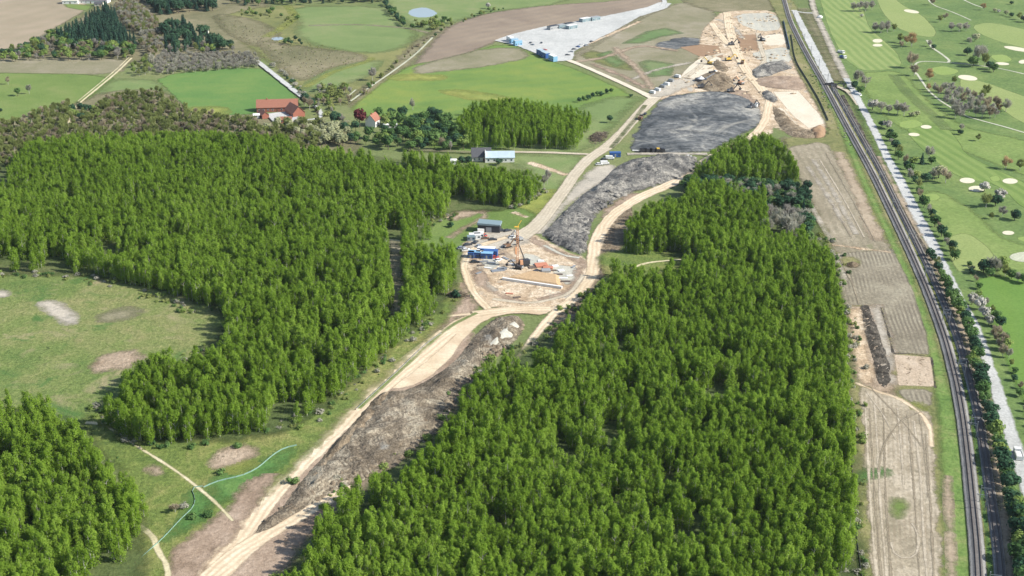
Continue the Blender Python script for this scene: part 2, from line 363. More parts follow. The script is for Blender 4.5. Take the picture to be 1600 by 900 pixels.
M['fairway_plain'] = soil('fairway_plain', [(.20, .265, .085), (.235, .29, .10), (.265, .31, .115)], big=.01, mid=.05, soft=1.2, amp=1, bump=0, contrast=.8)
M['turf'] = soil('turf', [(.095, .185, .035), (.12, .215, .042), (.145, .24, .052)], big=.01, mid=.05, soft=1.5, amp=1.5, bump=0, contrast=.7, stripe=((1540, 420), (1600, 640), 14, .3, (.11, .225, .05), 1))
M['green'] = soil('putting_green', [(.19, .27, .07), (.22, .30, .085), (.25, .31, .10)], big=.02, mid=.1, soft=.8, amp=.6, bump=0, contrast=.6)
M['bunker'] = soil('bunker_sand', [(.54, .50, .36), (.62, .58, .43), (.68, .64, .50)], big=.05, mid=.3, soft=.5, amp=.6, bump=0, contrast=.5)
M['cart'] = soil('cart_path', [(.36, .38, .27), (.45, .46, .34), (.52, .52, .42)], big=.03, mid=.2, soft=.5, amp=.6, bump=0)
M['path'] = soil('footpath', [(.44, .39, .22), (.54, .48, .30), (.62, .56, .40)], big=.03, mid=.2, soft=.6, amp=1.4, bump=0)
M['water'] = None
m_, nt_ = new_mat('pond_water'); T_ = NT(nt_)
b_ = T_.n('BsdfPrincipled'); b_.inputs['Base Color'].default_value = (.30, .36, .38, 1); b_.inputs['Roughness'].default_value = .25
o_ = T_.n('OutputMaterial'); T_.l(b_.outputs[0], o_.inputs[0]); M['water'] = m_

gv = np.array([[-4000, -400, 0], [4000, -400, 0], [4000, 7000, 0], [-4000, 7000, 0]], float)
tag(link('ground', mesh_np('ground', gv, np.array([[0, 1, 2, 3]]), [M['base']])), kind='structure')

# --- far left fields and heaths
patch('tan_field', [(-60, -30), (100, -14), (138, 8), (128, 20), (98, 36), (68, 54), (42, 70), (0, 82), (-60, 84)], M['tan_field'])
patch('grass_strip', [(100, 5), (145, 9), (138, 17), (104, 12)], M['pasture'])
patch('heath', [(120, 30), (190, -12), (400, -12), (440, 30), (420, 95), (330, 90), (205, 100), (0, 96), (0, 84), (60, 66)], M['heath'])
patch('dry_grassland', [(-60, 91), (206, 90), (186, 118), (-60, 114)], M['dry_grass'])
patch('pasture', [(-60, 113), (184, 117), (150, 145), (110, 172), (40, 192), (-60, 202)], M['pasture'])
patch('rough_pasture', [(172, 122), (255, 126), (260, 146), (150, 150)], M['meadow_pale'])
patch('scrub_ground', [(-60, 198), (40, 184), (105, 166), (170, 142), (250, 140), (300, 168), (400, 183), (500, 192), (560, 215), (560, 250), (-60, 250)], M['scrub'])
patch('crop_field', [(240, 118), (402, 103), (440, 128), (468, 154), (462, 164), (402, 168), (400, 178), (340, 180), (300, 176), (272, 150)], M['crop'])
patch('flower_patch', [(290, 168), (350, 166), (362, 178), (320, 182)], M['yellow'])
patch('olive_heath', [(330, 28), (420, 8), (600, 10), (660, 60), (600, 140), (560, 165), (490, 160), (430, 100), (400, 82)], M['olive'])
patch('brown_heath', [(330, 20), (400, 30), (440, 50), (430, 68), (400, 75), (350, 50)], M['heath'])
patch('green_meadow', [(450, 10), (598, 9), (622, 32), (652, 48), (640, 72), (590, 84), (540, 80), (480, 68), (460, 50), (470, 38)], M['meadow_pale'])
patch('brown_heath', [(398, 62), (440, 68), (500, 76), (570, 84), (572, 98), (520, 104), (478, 128), (450, 118), (420, 88)], M['heath'])
patch('green_meadow', [(472, 132), (520, 106), (578, 94), (600, 96), (578, 118), (520, 140), (480, 148)], M['meadow_pale'])
stroke('grass_path', [(415, 58), (440, 44), (462, 28), (455, 16), (448, 8)], 4, M['yellow'], margin=3)
stroke('grass_path', [(482, 40), (560, 38), (640, 44), (672, 52)], 3, M['dry_grass'], margin=2)
stroke('grass_path', [(478, 136), (520, 112), (576, 96), (582, 90)], 3, M['yellow'], margin=2)
patch('far_meadow', [(600, -20), (900, -20), (880, 6), (770, 18), (710, 34), (660, 48), (625, 30), (602, 8)], M['meadow_pale'])
patch('pond', [(640, 19), (648, 14), (662, 12), (674, 16), (680, 21), (672, 26), (656, 27), (644, 24)], M['water'], kind='structure')
patch('pond', [(426, 60), (436, 58), (441, 61), (432, 63)], M['water'], kind='structure')
patch('hedge_ground', [(545, 165), (560, 140), (600, 120), (640, 72), (690, 40), (706, 44), (660, 84), (610, 130), (560, 168)], M['scrub'])
# --- ploughed field, big meadow, far construction land
patch('ploughed_field', [(655, 92), (690, 52), (712, 36), (765, 20), (860, 8), (960, 2), (1035, -8), (1040, 6), (985, 22), (900, 36), (840, 46), (790, 62), (770, 66), (700, 98), (640, 112)], M['plough'])
patch('big_meadow', [(548, 168), (600, 128), (640, 102), (700, 92), (790, 66), (850, 92), (900, 108), (990, 148), (975, 170), (930, 200), (700, 250), (640, 200), (560, 178)], M['meadow'])
patch('fading_grass', [(645, 106), (690, 92), (760, 76), (812, 74), (830, 90), (760, 104), (690, 112), (650, 116)], M['dry_grass'])
patch('flower_patch', [(605, 118), (650, 116), (700, 118), (690, 126), (610, 126)], M['yellow'])
patch('flower_patch', [(680, 142), (720, 140), (790, 150), (800, 162), (740, 158)], M['yellow'])
patch('sandy_margin', [(770, 62), (840, 44), (860, 38), (866, 46), (800, 62), (780, 66)], M['sand'])
patch('rough_land', [(885, 92), (930, 60), (985, 30), (1045, 8), (1100, 0), (1120, 20), (1110, 60), (1090, 100), (1050, 130), (1018, 148), (950, 122)], M['dry_grass'])
patch('grass_corner', [(905, 84), (930, 78), (990, 104), (985, 112), (930, 98)], M['olive'])
patch('grass_corner', [(934, 86), (952, 80), (976, 100), (962, 104)], M['soft_green'], smooth_poly=False)
patch('grass_corner', [(1000, 98), (1012, 94), (1052, 100), (1046, 118), (1016, 120)], M['soft_green'], smooth_poly=False)
patch('grass_corner', [(974, 68), (1010, 50), (1040, 44), (1068, 52), (1030, 58), (1000, 68)], M['soft_green'], smooth_poly=False)
patch('grey_soil', [(1020, 70), (1060, 58), (1110, 62), (1100, 72), (1060, 76), (1040, 80)], M['dark_spoil'])
patch('heath', [(1060, -10), (1230, -10), (1230, 14), (1180, 20), (1120, 20), (1070, 6)], M['heath'])
patch('roadside_grass', [(795, 236), (922, 240), (985, 165), (1010, 152), (960, 150), (900, 168), (920, 190)], M['meadow_pale'])
patch('triangle_grass', [(795, 240), (925, 243), (880, 300), (850, 335), (820, 330), (840, 280), (800, 255)], M['meadow_pale'])
stroke('sand_track', [(826, 254), (850, 262), (885, 274)], 5, M['sand'], margin=3)
patch('yellow_verge', [(822, 300), (880, 296), (860, 322), (840, 338), (800, 335), (790, 322)], M['yellow'], height=None)
patch('site_meadow', [(640, 375), (700, 320), (760, 318), (840, 330), (818, 362), (760, 365), (718, 388), (715, 400), (660, 395)], M['pasture'])
patch('bare_patch', [(695, 338), (720, 322), (770, 328), (735, 338), (706, 346)], M['earth'])
stroke('grass_path', [(700, 372), (735, 352), (762, 338), (742, 326), (716, 324)], 2, M['earth'], margin=2)
stroke('grass_path', [(800, 332), (824, 340)], 2, M['sand'], margin=2)
# --- far earthworks
patch('earthworks', [(1095, 52), (1108, 36), (1130, 17), (1212, 16), (1222, 40), (1232, 70), (1242, 105), (1262, 138), (1292, 190), (1288, 214), (1250, 218), (1222, 200), (1212, 185), (1206, 212), (1180, 214), (1190, 180), (1150, 150), (1090, 142), (1030, 158), (1012, 154), (1050, 126), (1090, 100)], M['sand'])
patch('pale_pad', [(1208, 144), (1248, 143), (1292, 192), (1264, 201), (1238, 180)], M['pale_pad'], smooth_poly=False)
patch('pale_pad', [(1210, 170), (1222, 168), (1250, 200), (1262, 212), (1252, 214), (1218, 196)], M['pale_pad'])
patch('grey_pad', [(1176, 82), (1232, 72), (1240, 96), (1206, 100), (1178, 90)], M['grey_pad'])
patch('grey_pad', [(1150, 22), (1212, 20), (1222, 46), (1190, 50), (1155, 38)], M['grey_pad'])
patch('grey_pad', [(1190, 56), (1224, 52), (1230, 70), (1195, 72)], M['pale_pad'])
patch('brown_pad', [(1150, 55), (1184, 54), (1190, 70), (1188, 78), (1160, 81)], M['brown_pad'], smooth_poly=False)
patch('brown_pad', [(1062, 74), (1095, 70), (1122, 72), (1130, 90), (1092, 88)], M['brown_pad'], smooth_poly=False)
patch('pale_pad', [(1092, 92), (1110, 86), (1130, 92), (1110, 108), (1130, 118), (1092, 126), (1055, 132), (1072, 108)], M['pale_pad'])
patch('tan_square', [(1112, 44), (1132, 44), (1134, 68), (1118, 66)], M['sand'], smooth_poly=False)
# --- dark spoil fields
patch('spoil_field', [(985, 237), (990, 215), (1012, 180), (1040, 152), (1062, 148), (1120, 142), (1165, 152), (1190, 172), (1188, 196), (1150, 214), (1112, 238), (1040, 240)], M['dark_spoil'],
      res=1.6, height=lambda X, Y, s: np.clip(s / 8, 0, 1) * (0.2 + 1.6 * fbm(X * .06, Y * .06, 3, 5) + 1.3 * np.abs(2 * fbm(X * .13, Y * .3, 3, 6) - .95)))
M['track_pale'] = soil('track_pale', [(.30, .28, .23), (.42, .38, .31), (.50, .45, .36)], big=.04, mid=.2, soft=3, amp=6, bump=.1)

def rid(X, Y, s, h, w_, sc_, seed):
    n = 1 - np.abs(2 * fbm(X * sc_, Y * sc_, 4, seed) - .95)
    n2 = fbm(X * .28, Y * .28, 3, seed + 9); n3 = 1 - np.abs(2 * fbm(X * .16, Y * .16, 3, seed + 5) - .9)
    return np.clip(s / w_, 0, 1) ** .7 * h * (.05 + .6 * n ** 2 + .9 * n2 * n3 + .25 * n2) - .25
patch('grey_spoil_heap', [(985, 250), (1050, 244), (1095, 250), (1086, 268), (1058, 280), (1020, 294), (985, 302), (950, 318), (928, 340), (918, 368), (914, 402), (890, 392), (855, 376), (846, 366), (868, 344), (905, 308), (940, 284), (960, 262)], M['grey_spoil'], res=1.3,
      height=lambda X, Y, s: rid(X, Y, s, 4.2, 9, .06, 3))
patch('spoil_shoulder', [(928, 262), (956, 256), (964, 270), (930, 292), (895, 312), (870, 340), (850, 362), (838, 366), (870, 325), (900, 290)], M['track_pale'])
patch('tan_shoulder', [(950, 322), (990, 300), (1010, 304), (970, 322), (940, 344)], M['pink_earth'])


patch('dark_heap', [(1172, 112), (1190, 100), (1215, 96), (1238, 98), (1242, 106), (1220, 112), (1196, 122), (1178, 124)], M['grey_spoil'], res=1.5, height=lambda X, Y, s: rid(X, Y, s, 3.0, 7, .1, 41))
patch('dark_heap', [(1188, 144), (1200, 140), (1212, 150), (1218, 160), (1206, 162), (1192, 154)], M['grey_spoil'], res=1.2, height=lambda X, Y, s: rid(X, Y, s, 2.5, 5, .12, 43))
patch('brown_band', [(1176, 124), (1214, 118), (1250, 120), (1262, 130), (1256, 142), (1214, 140), (1180, 134)], M['pink_earth'], res=1.5, height=lambda X, Y, s: rid(X, Y, s, 1.2, 6, .1, 44))
patch('brown_band', [(1204, 164), (1222, 172), (1240, 192), (1262, 204), (1286, 200), (1292, 210), (1262, 220), (1236, 214), (1212, 194)], M['brown_earth'], res=1.5, height=lambda X, Y, s: rid(X, Y, s, 1.5, 5, .1, 45))
patch('pale_pad', [(1216, 172), (1226, 176), (1248, 200), (1258, 210), (1248, 210), (1224, 192)], M['sand'], res=1.5)
patch('dark_heap', [(1262, 206), (1276, 198), (1290, 200), (1290, 214), (1276, 218)], M['brown_pad'], res=1.2, height=lambda X, Y, s: rid(X, Y, s, 3, 4, .12, 46))
patch('churned_earth', [(1084, 132), (1096, 116), (1128, 112), (1142, 122), (1150, 138), (1130, 144), (1100, 142)], M['brown_earth'], res=1.5, height=lambda X, Y, s: rid(X, Y, s, 2.2, 6, .12, 47))
patch('churned_earth', [(1112, 96), (1128, 96), (1140, 108), (1134, 114), (1118, 108)], M['brown_earth'], res=1.5, height=lambda X, Y, s: rid(X, Y, s, 2.0, 5, .12, 48))
patch('churned_earth', [(1134, 148), (1160, 140), (1176, 152), (1186, 170), (1176, 176), (1158, 160)], M['pink_earth'], res=1.5)
patch('churned_earth', [(1120, 176), (1150, 168), (1182, 182), (1186, 196), (1150, 200), (1128, 190)], M['track_pale'], res=1.5)
patch('pale_streak', [(1020, 196), (1070, 182), (1110, 168), (1130, 170), (1090, 190), (1050, 204)], M['track_pale'], res=1.5)
patch('pale_streak', [(1090, 160), (1130, 152), (1160, 162), (1140, 172), (1100, 172)], M['track_pale'], res=1.5)
patch('brown_pad', [(1008, 214), (1040, 210), (1060, 214), (1046, 218), (1014, 220)], M['pink_earth'], res=1.5)
patch('dry_bank', [(1210, 214), (1290, 218), (1300, 232), (1240, 234)], M['heath'], res=2)
for pts, wd, mt in (([(1120, 30), (1150, 44), (1160, 60)], 3, 'track_pale'), ([(1184, 52), (1188, 74), (1196, 96), (1180, 112)], 4, 'cream_road'), ([(1150, 120), (1200, 128), (1252, 134)], 5, 'sand_road'), ([(1134, 46), (1135, 70)], .8, 'trench'), ([(1112, 46), (1133, 46)], .8, 'trench'),
                    ([(1184, 56), (1222, 52)], .8, 'grey_spoil'), ([(1236, 74), (1240, 98)], 1.2, 'trench'), ([(1100, 92), (1118, 104), (1130, 112)], 1.6, 'trench'), ([(1168, 118), (1150, 130), (1120, 140)], 3, 'cream_road'), ([(1060, 128), (1090, 108), (1108, 90), (1130, 84)], 5, 'cream_road'),
                    ([(980, 128), (1020, 110), (1080, 98)], 3, 'track_pale'), ([(900, 88), (960, 52), (1010, 24), (1045, 10)], 4, 'dry_grass'), ([(890, 98), (940, 92), (1000, 70), (1060, 80)], 5, 'earth'), ([(960, 74), (1000, 112), (1020, 140)], 4, 'earth'), ([(900, 76), (940, 60), (1000, 34)], 4, 'sand'), ([(925, 100), (980, 122), (1008, 138)], 4, 'pink_earth')):
    stroke('site_track', pts, wd, M[mt], margin=2)

# --- the round bridge site and the haul roads
patch('roadside_earth', [(945, 345), (985, 320), (990, 345), (972, 385), (960, 408), (935, 440), (905, 492), (880, 520), (860, 560), (840, 560), (862, 500), (920, 440), (930, 380)], M['brown_earth'], res=2)
patch('round_site', [(722, 388), (740, 362), (790, 358), (826, 364), (846, 372), (880, 392), (915, 405), (926, 440), (910, 466), (872, 486), (800, 486), (755, 478), (728, 450)], M['sand'])
patch('site_yard', [(735, 370), (790, 360), (828, 364), (830, 378), (790, 390), (750, 400), (728, 398)], M['track_pale'])
patch('brown_margin', [(700, 460), (722, 440), (740, 470), (744, 486), (700, 505), (668, 540), (660, 520), (680, 495)], M['pink_earth'])
patch('white_working_floor', [(858, 414), (900, 418), (912, 440), (884, 446), (866, 428)], M['grey_pad'], smooth_poly=False)
patch('grey_working_floor', [(816, 396), (838, 400), (858, 414), (820, 416)], M['grey_pad'])

for pts, wd, mt in (([(735, 400), (745, 430), (770, 458), (820, 474)], 3, 'pink_earth'), ([(905, 418), (900, 445), (880, 462), (840, 470)], 3, 'pink_earth'), ([(830, 372), (860, 392), (900, 404), (915, 420)], 4, 'pink_earth'), ([(780, 392), (800, 402), (812, 414)], 2, 'earth'),
                    ([(746, 414), (756, 440), (775, 456)], 1.6, 'track_pale'), ([(770, 468), (830, 476), (890, 462), (912, 430)], 2.2, 'cream_road'), ([(850, 384), (880, 400), (905, 404)], 2, 'grey_pad')):
    stroke('site_track', pts, wd, M[mt], margin=1.5)
patch('grey_working_floor', [(755, 402), (772, 404), (782, 414), (766, 424), (752, 414)], M['grey_pad'], res=1)
patch('churned_earth', [(735, 420), (752, 424), (764, 444), (748, 450)], M['pink_earth'], res=1.2)
stroke('sand_road', [(820, 364), (790, 372), (738, 388), (722, 415), (740, 460), (765, 486)], 3.6, M['sand_road'])
stroke('sand_road', [(1204, 150), (1200, 172), (1196, 190), (1180, 212), (1120, 240), (1082, 266), (1050, 288), (1000, 308), (960, 334), (938, 362), (928, 392), (927, 430), (905, 462), (868, 488), (848, 510), (820, 548), (800, 575)], [6, 6, 6, 6, 6, 7, 8, 8, 7, 7, 7, 6, 6, 5, 4, 3, 2], M['sand_road'])
stroke('sand_road', [(1136, 20), (1140, 50), (1150, 80), (1165, 110), (1182, 130), (1204, 156)], 8, M['sand_road'])
stroke('sand_road', [(1112, 36), (1128, 60), (1146, 76)], 6, M['sand_road'])
stroke('cross_road', [(796, 238), (860, 239), (925, 242)], 3.6, M['cream_road'])
stroke('cross_road', [(980, 241), (1050, 241), (1105, 241)], 4.5, M['track_pale'])
stroke('cross_road', [(988, 236), (1045, 235), (1090, 236)], 2.5, M['white_gravel'])
stroke('gravel_road', [(1058, 126), (1022, 154), (1000, 176), (975, 205), (950, 230), (920, 248), (900, 270), (880, 300), (858, 330), (836, 356), (810, 372)], [10, 9, 8, 8, 9, 8, 7.5, 7.5, 8, 9, 12], M['cream_road'])
stroke('gravel_road', [(876, 90), (910, 103), (960, 125), (1005, 146), (1022, 154)], [6, 5, 5, 5.5, 9], M['pale_pad'])
stroke('roadside_ditch', [(1008, 165), (990, 190), (955, 232)], 1.6, M['forest_floor'], margin=1)
patch('gravel_yard', [(772, 64), (800, 54), (850, 42), (900, 34), (958, 23), (1010, 12), (1030, 4), (1050, 6), (1040, 14), (1000, 26), (965, 46), (925, 66), (898, 80), (895, 94), (872, 97), (842, 86), (808, 72)], M['white_gravel'], smooth_poly=False)
stroke('gravel_road', [(1035, 10), (1040, 2), (1026, -8)], 5, M['white_gravel'])
patch('car_park', [(1012, 152), (1030, 140), (1055, 124), (1080, 122), (1092, 130), (1070, 138), (1040, 152)], M['track_pale'])
# lower haul road and its ridge of spoil
patch('side_earth', [(262, 880), (300, 850), (345, 815), (380, 770), (430, 735), (470, 700), (520, 660), (600, 610), (700, 530), (740, 510), (745, 760), (560, 780), (490, 830), (440, 900), (430, 940), (240, 940)], M['pink_earth'])
patch('spoil_ridge', [(806, 492), (822, 508), (800, 540), (770, 556), (742, 590), (712, 630), (705, 660), (655, 700), (620, 740), (560, 756), (520, 772), (470, 800), (425, 828), (398, 838), (403, 822), (438, 796), (472, 750), (510, 709), (553, 664), (596, 614), (642, 610), (702, 574), (742, 526), (770, 500)], M['ridge'], res=1.3,
      height=lambda X, Y, s: rid(X, Y, s, 3.0, 8, .09, 21))
patch('spoil_ridge', [(511, 706), (553, 662), (593, 614), (618, 614), (616, 630), (582, 668), (544, 708), (514, 738), (494, 756), (480, 750)], M['brown_earth'], res=1.3,
      height=lambda X, Y, s: rid(X, Y, s, 3.0, 5, .12, 33))
patch('grey_clay', [(770, 520), (806, 500), (818, 508), (800, 535), (765, 552), (752, 548)], M['grey_pad'], height=lambda X, Y, s: np.clip(s / 5, 0, 1) * 2.4)
patch('sand_road', [(868, 482), (820, 480), (770, 482), (738, 490), (700, 508), (668, 540), (630, 572), (600, 600), (586, 609), (640, 607), (672, 590), (702, 564), (724, 532), (745, 510), (775, 494), (812, 490), (850, 494)], M['sand_road'], res=1.5)
stroke('sand_road', [(700, 520), (650, 560), (600, 598), (540, 655), (480, 715), (430, 765), (385, 825), (340, 880), (310, 920)], [9, 12, 11, 9.5, 9, 8.6, 8.4, 9.5, 12], M['sand_road'])
stroke('sand_road', [(552, 762), (520, 778), (470, 804), (420, 834), (370, 868), (320, 915)], [5.5, 6.2, 6.2, 6.8, 8, 10], M['sand_road'])
stroke('sand_road', [(860, 484), (800, 484), (740, 492)], 6, M['sand_road'])
stroke('earth_track', [(560, 640), (620, 585), (700, 512), (745, 490)], 1.2, M['verge'], margin=.6)
stroke('earth_track', [(672, 500), (690, 497), (710, 494), (735, 492)], 2.4, M['sand_road'])
# --- the left: clearing and meadow by the haul road
patch('clearing', [(-80, 418), (80, 418), (180, 430), (260, 455), (350, 475), (365, 520), (330, 545), (260, 590), (200, 660), (170, 690), (60, 640), (-80, 640)], M['clearing'], res=3)
patch('bare_patch', [(60, 475), (75, 470), (98, 476), (104, 484), (118, 492), (120, 505), (104, 510), (88, 500), (80, 490), (66, 486)], M['track_pale'])
patch('bare_patch', [(140, 570), (165, 556), (205, 548), (226, 558), (215, 574), (170, 580), (145, 584)], M['earth'])
patch('bare_patch', [(-30, 452), (12, 456), (16, 464), (-30, 468)], M['track_pale'])
patch('bare_patch', [(150, 495), (200, 480), (225, 488), (200, 500), (160, 505)], M['dry_grass'])
patch('roadside_meadow', [(130, 650), (210, 640), (330, 650), (430, 640), (540, 560), (640, 500), (690, 470), (712, 440), (720, 470), (680, 520), (590, 600), (500, 690), (430, 760), (380, 800), (300, 860), (240, 930), (200, 930), (220, 800), (190, 740), (140, 690)], M['roadside'], res=3)
patch('lush_grass', [(325, 752), (375, 738), (430, 712), (462, 702), (440, 728), (400, 752), (372, 780), (340, 790)], M['lush'])
patch('lush_grass', [(296, 770), (325, 772), (330, 800), (290, 830), (255, 850), (285, 810)], M['lush'])
patch('bare_patch', [(328, 718), (350, 704), (378, 696), (404, 702), (400, 716), (360, 730), (334, 734)], M['earth'])
patch('bare_patch', [(228, 735), (238, 728), (252, 735), (250, 744), (234, 740)], M['earth'])
patch('flower_verge', [(355, 735), (395, 722), (402, 730), (372, 742)], M['yellow'])
patch('roadside_earth', [(270, 862), (310, 830), (345, 806), (372, 770), (392, 752), (432, 740), (420, 762), (372, 828), (330, 880), (288, 930), (262, 900)], M['pink_earth'], res=2)
stroke('footpath', [(134, 662), (162, 664), (200, 690), (240, 715), (282, 742), (325, 776), (350, 800), (364, 816)], [2, 1.2, 1, 1.1, 1.1, 1, 1.1, 1.1], M['path'], margin=.6)
stroke('footpath', [(218, 824), (240, 840), (246, 862), (262, 885), (264, 930)], 1.8, M['path'], margin=.6)
stroke('footpath', [(138, 662), (158, 664), (182, 660)], 2, M['path'], margin=.6)
# --- bare strip left of the railway
patch('railway_verge', [(1196, -10), (1236, -10), (1300, 140), (1345, 235), (1400, 350), (1452, 460), (1490, 580), (1505, 700), (1520, 930), (1310, 960), (1320, 500), (1290, 380), (1262, 300), (1236, 240), (1222, 215), (1290, 218), (1296, 200), (1240, 100), (1222, 40)], M['verge_olive'], res=3)
stroke('green_verge', [(1236, 30), (1262, 90), (1300, 160), (1322, 215), (1352, 290), (1400, 390), (1437, 480), (1464, 570), (1480, 650), (1490, 740), (1495, 820), (1498, 940)], [4, 6, 6, 5, 4, 4, 4.5, 5, 6, 8, 8, 8], M['verge'], margin=1.5)
patch('worked_strip', [(1228, 232), (1290, 222), (1312, 255), (1345, 320), (1394, 392), (1398, 404), (1306, 400), (1290, 360), (1262, 300), (1242, 265)], M['strip'], res=2)
patch('salmon_strip', [(1302, 238), (1318, 240), (1340, 285), (1366, 345), (1388, 378), (1360, 378), (1345, 340), (1332, 300)], M['salmon'], res=2)
patch('harrowed_field', [(1302, 398), (1394, 392), (1424, 450), (1446, 520), (1452, 556), (1398, 552), (1378, 480), (1318, 478)], M['harrow'], smooth_poly=False, res=2)
patch('excavated_strip', [(1320, 480), (1376, 480), (1396, 553), (1402, 612), (1395, 624), (1345, 604), (1330, 560)], M['earth'], smooth_poly=False, res=1.5)
patch('excavated_strip', [(1360, 482), (1375, 481), (1392, 550), (1394, 600), (1388, 605), (1382, 560)], M['track_pale'], smooth_poly=False, res=1.2)
M['pitted'] = soil('pitted', [(.36, .28, .19), (.46, .37, .27), (.55, .46, .35)], big=.05, mid=.3, fine=1, soft=.6, amp=1, bump=.4, spots=(.42, .58, .66, (.16, .12, .08)), contrast=.8)
patch('pitted_square', [(1397, 556), (1454, 560), (1460, 606), (1404, 604)], M['pitted'], smooth_poly=False, res=1)
patch('dark_earth_row', [(1344, 479), (1356, 479), (1366, 505), (1380, 545), (1390, 575), (1390, 600), (1382, 610), (1372, 600), (1362, 555), (1350, 520)], M['trench'], smooth_poly=False, res=.8, height=lambda X, Y, s: np.clip(s / 2.0, 0, 1) * (-.1 + 1.7 * np.abs(2 * fbm(X * .5, Y * .5, 3, 2) - .9)) * (s > 0))
stroke('dark_edge', [(1376, 482), (1386, 515), (1395, 553)], .7, M['trench'], margin=.3)
stroke('dark_edge', [(1395, 554), (1425, 555), (1454, 559)], .7, M['trench'], margin=.3)
stroke('dark_edge', [(1455, 560), (1459, 585), (1461, 608)], .7, M['trench'], margin=.3)
patch('sandy_strip', [(1338, 600), (1398, 622), (1452, 645), (1456, 690), (1462, 760), (1467, 830), (1470, 960), (1368, 960), (1358, 820), (1350, 700), (1346, 640)], M['sandy_strip'], res=1.5)
patch('brown_soil', [(1398, 610), (1456, 610), (1454, 640), (1420, 630)], M['harrow'], res=1.5)
patch('grass_tongue', [(1336, 742), (1360, 738), (1384, 736), (1386, 744), (1360, 750), (1338, 758)], M['lush'], res=1.2)
patch('grass_patch', [(1394, 782), (1416, 784), (1418, 800), (1398, 812)], M['pasture'], res=1.2)
patch('flower_patch', [(1428, 633), (1440, 634), (1440, 641), (1428, 640)], M['yellow'], res=1)
stroke('sand_track', [(1336, 600), (1365, 612), (1405, 624), (1440, 648), (1454, 672), (1455, 700)], 1.6, M['sand_road'], margin=.6)
stroke('sand_margin', [(1480, 745), (1482, 800), (1486, 860), (1488, 930)], 2.2, M['salmon'], margin=1)
stroke('bare_line', [(1300, 384), (1345, 390), (1392, 396)], 2.2, M['sand'], margin=1)
patch('sand_margin', [(1326, 486), (1345, 484), (1352, 540), (1366, 600), (1346, 602), (1334, 560)], M['sand'], res=1.2)
M['rut_dark'] = soil('rut_dark', [(.22, .185, .13), (.27, .23, .165), (.32, .28, .20)], big=.05, mid=.3, fine=1, soft=.5, amp=1.4, bump=.2)
M['rut_pale'] = soil('rut_pale', [(.36, .31, .225), (.43, .375, .285), (.50, .44, .34)], big=.05, mid=.3, fine=1, soft=.5, amp=1.4, bump=.2)
for pts, wd, mt in (([(1352, 640), (1356, 720), (1362, 820), (1372, 930)], .9, 'rut_pale'), ([(1358, 640), (1363, 720), (1369, 820), (1379, 930)], .5, 'rut_dark'), ([(1366, 630), (1371, 700), (1376, 800), (1388, 930)], .8, 'rut_pale'), ([(1380, 640), (1382, 720), (1384, 800), (1394, 930)], .5, 'rut_dark'),
                    ([(1402, 640), (1408, 700), (1412, 760)], .6, 'rut_pale'), ([(1418, 650), (1424, 720), (1430, 800), (1438, 930)], .5, 'rut_dark'), ([(1428, 660), (1438, 740), (1442, 830), (1450, 930)], .9, 'rut_pale'), ([(1446, 680), (1452, 760), (1456, 850), (1460, 930)], .6, 'rut_dark'), ([(1436, 650), (1444, 700), (1450, 780)], .5, 'rut_dark'),
                    ([(1392, 850), (1396, 868), (1412, 876), (1430, 872), (1436, 852), (1432, 832), (1424, 820)], .8, 'rut_pale'), ([(1352, 612), (1380, 650), (1400, 690)], .6, 'rut_pale'), ([(1360, 608), (1410, 660), (1440, 700)], .5, 'rut_dark'), ([(1440, 645), (1405, 660), (1378, 700), (1372, 740)], .5, 'rut_dark'),
                    ([(1268, 268), (1300, 320), (1330, 372)], .8, 'rut_dark'), ([(1280, 250), (1316, 308), (1350, 372)], .7, 'rut_pale'), ([(1310, 402), (1330, 440), (1342, 476)], .8, 'rut_dark'), ([(1290, 240), (1330, 310), (1368, 380)], .6, 'rut_dark')):
    stroke('wheel_rut', pts, wd, M[mt], margin=.5)
patch('grass_patch', [(1310, 404), (1338, 404), (1344, 418), (1322, 420)], M['verge_olive'], res=1.5); patch('dark_heap', [(1320, 415), (1330, 411), (1344, 415), (1340, 420), (1326, 420)], M['brown_earth'], res=.8, height=lambda X, Y, s: np.clip(s / 2, 0, 1) * 1.4)
for pts in ([(1262, 262), (1295, 310), (1318, 350)], [(1270, 250), (1302, 300), (1338, 368)], [(1254, 300), (1285, 355), (1300, 380)], [(1300, 395), (1312, 420), (1320, 440)]):
    stroke('wheel_track', pts, 1.6, M['track_pale'], margin=.8)
# --- golf course
patch('golf_rough', [(1262, -20), (1700, -20), (1700, 960), (1590, 960), (1560, 700), (1510, 540), (1440, 390), (1370, 240), (1310, 110)], M['rough'], res=6)
patch('fairway', [(1278, -10), (1338, -12), (1348, 14), (1358, 45), (1380, 64), (1402, 84), (1410, 104), (1392, 110), (1345, 112), (1318, 92), (1296, 50)], M['fairway'], res=2.5)
patch('fairway', [(1388, -12), (1408, 8), (1440, 24), (1464, 50), (1458, 60), (1430, 56), (1400, 44), (1378, 20), (1366, -10)], M['fairway_plain'], res=2.5)
patch('fairway', [(1518, 42), (1540, 36), (1570, 40), (1640, 56), (1640, 90), (1600, 76), (1560, 66), (1530, 54)], M['fairway_plain'], res=2.5)
patch('fairway', [(1500, 122), (1540, 130), (1580, 145), (1640, 165), (1640, 210), (1590, 190), (1560, 168), (1500, 140)], M['fairway_plain'], res=2.5)
patch('golf_grass', [(1340, 115), (1410, 112), (1440, 150), (1500, 200), (1600, 220), (1660, 240), (1660, 300), (1560, 260), (1450, 215), (1400, 200), (1360, 160)], M['golf'], res=3)
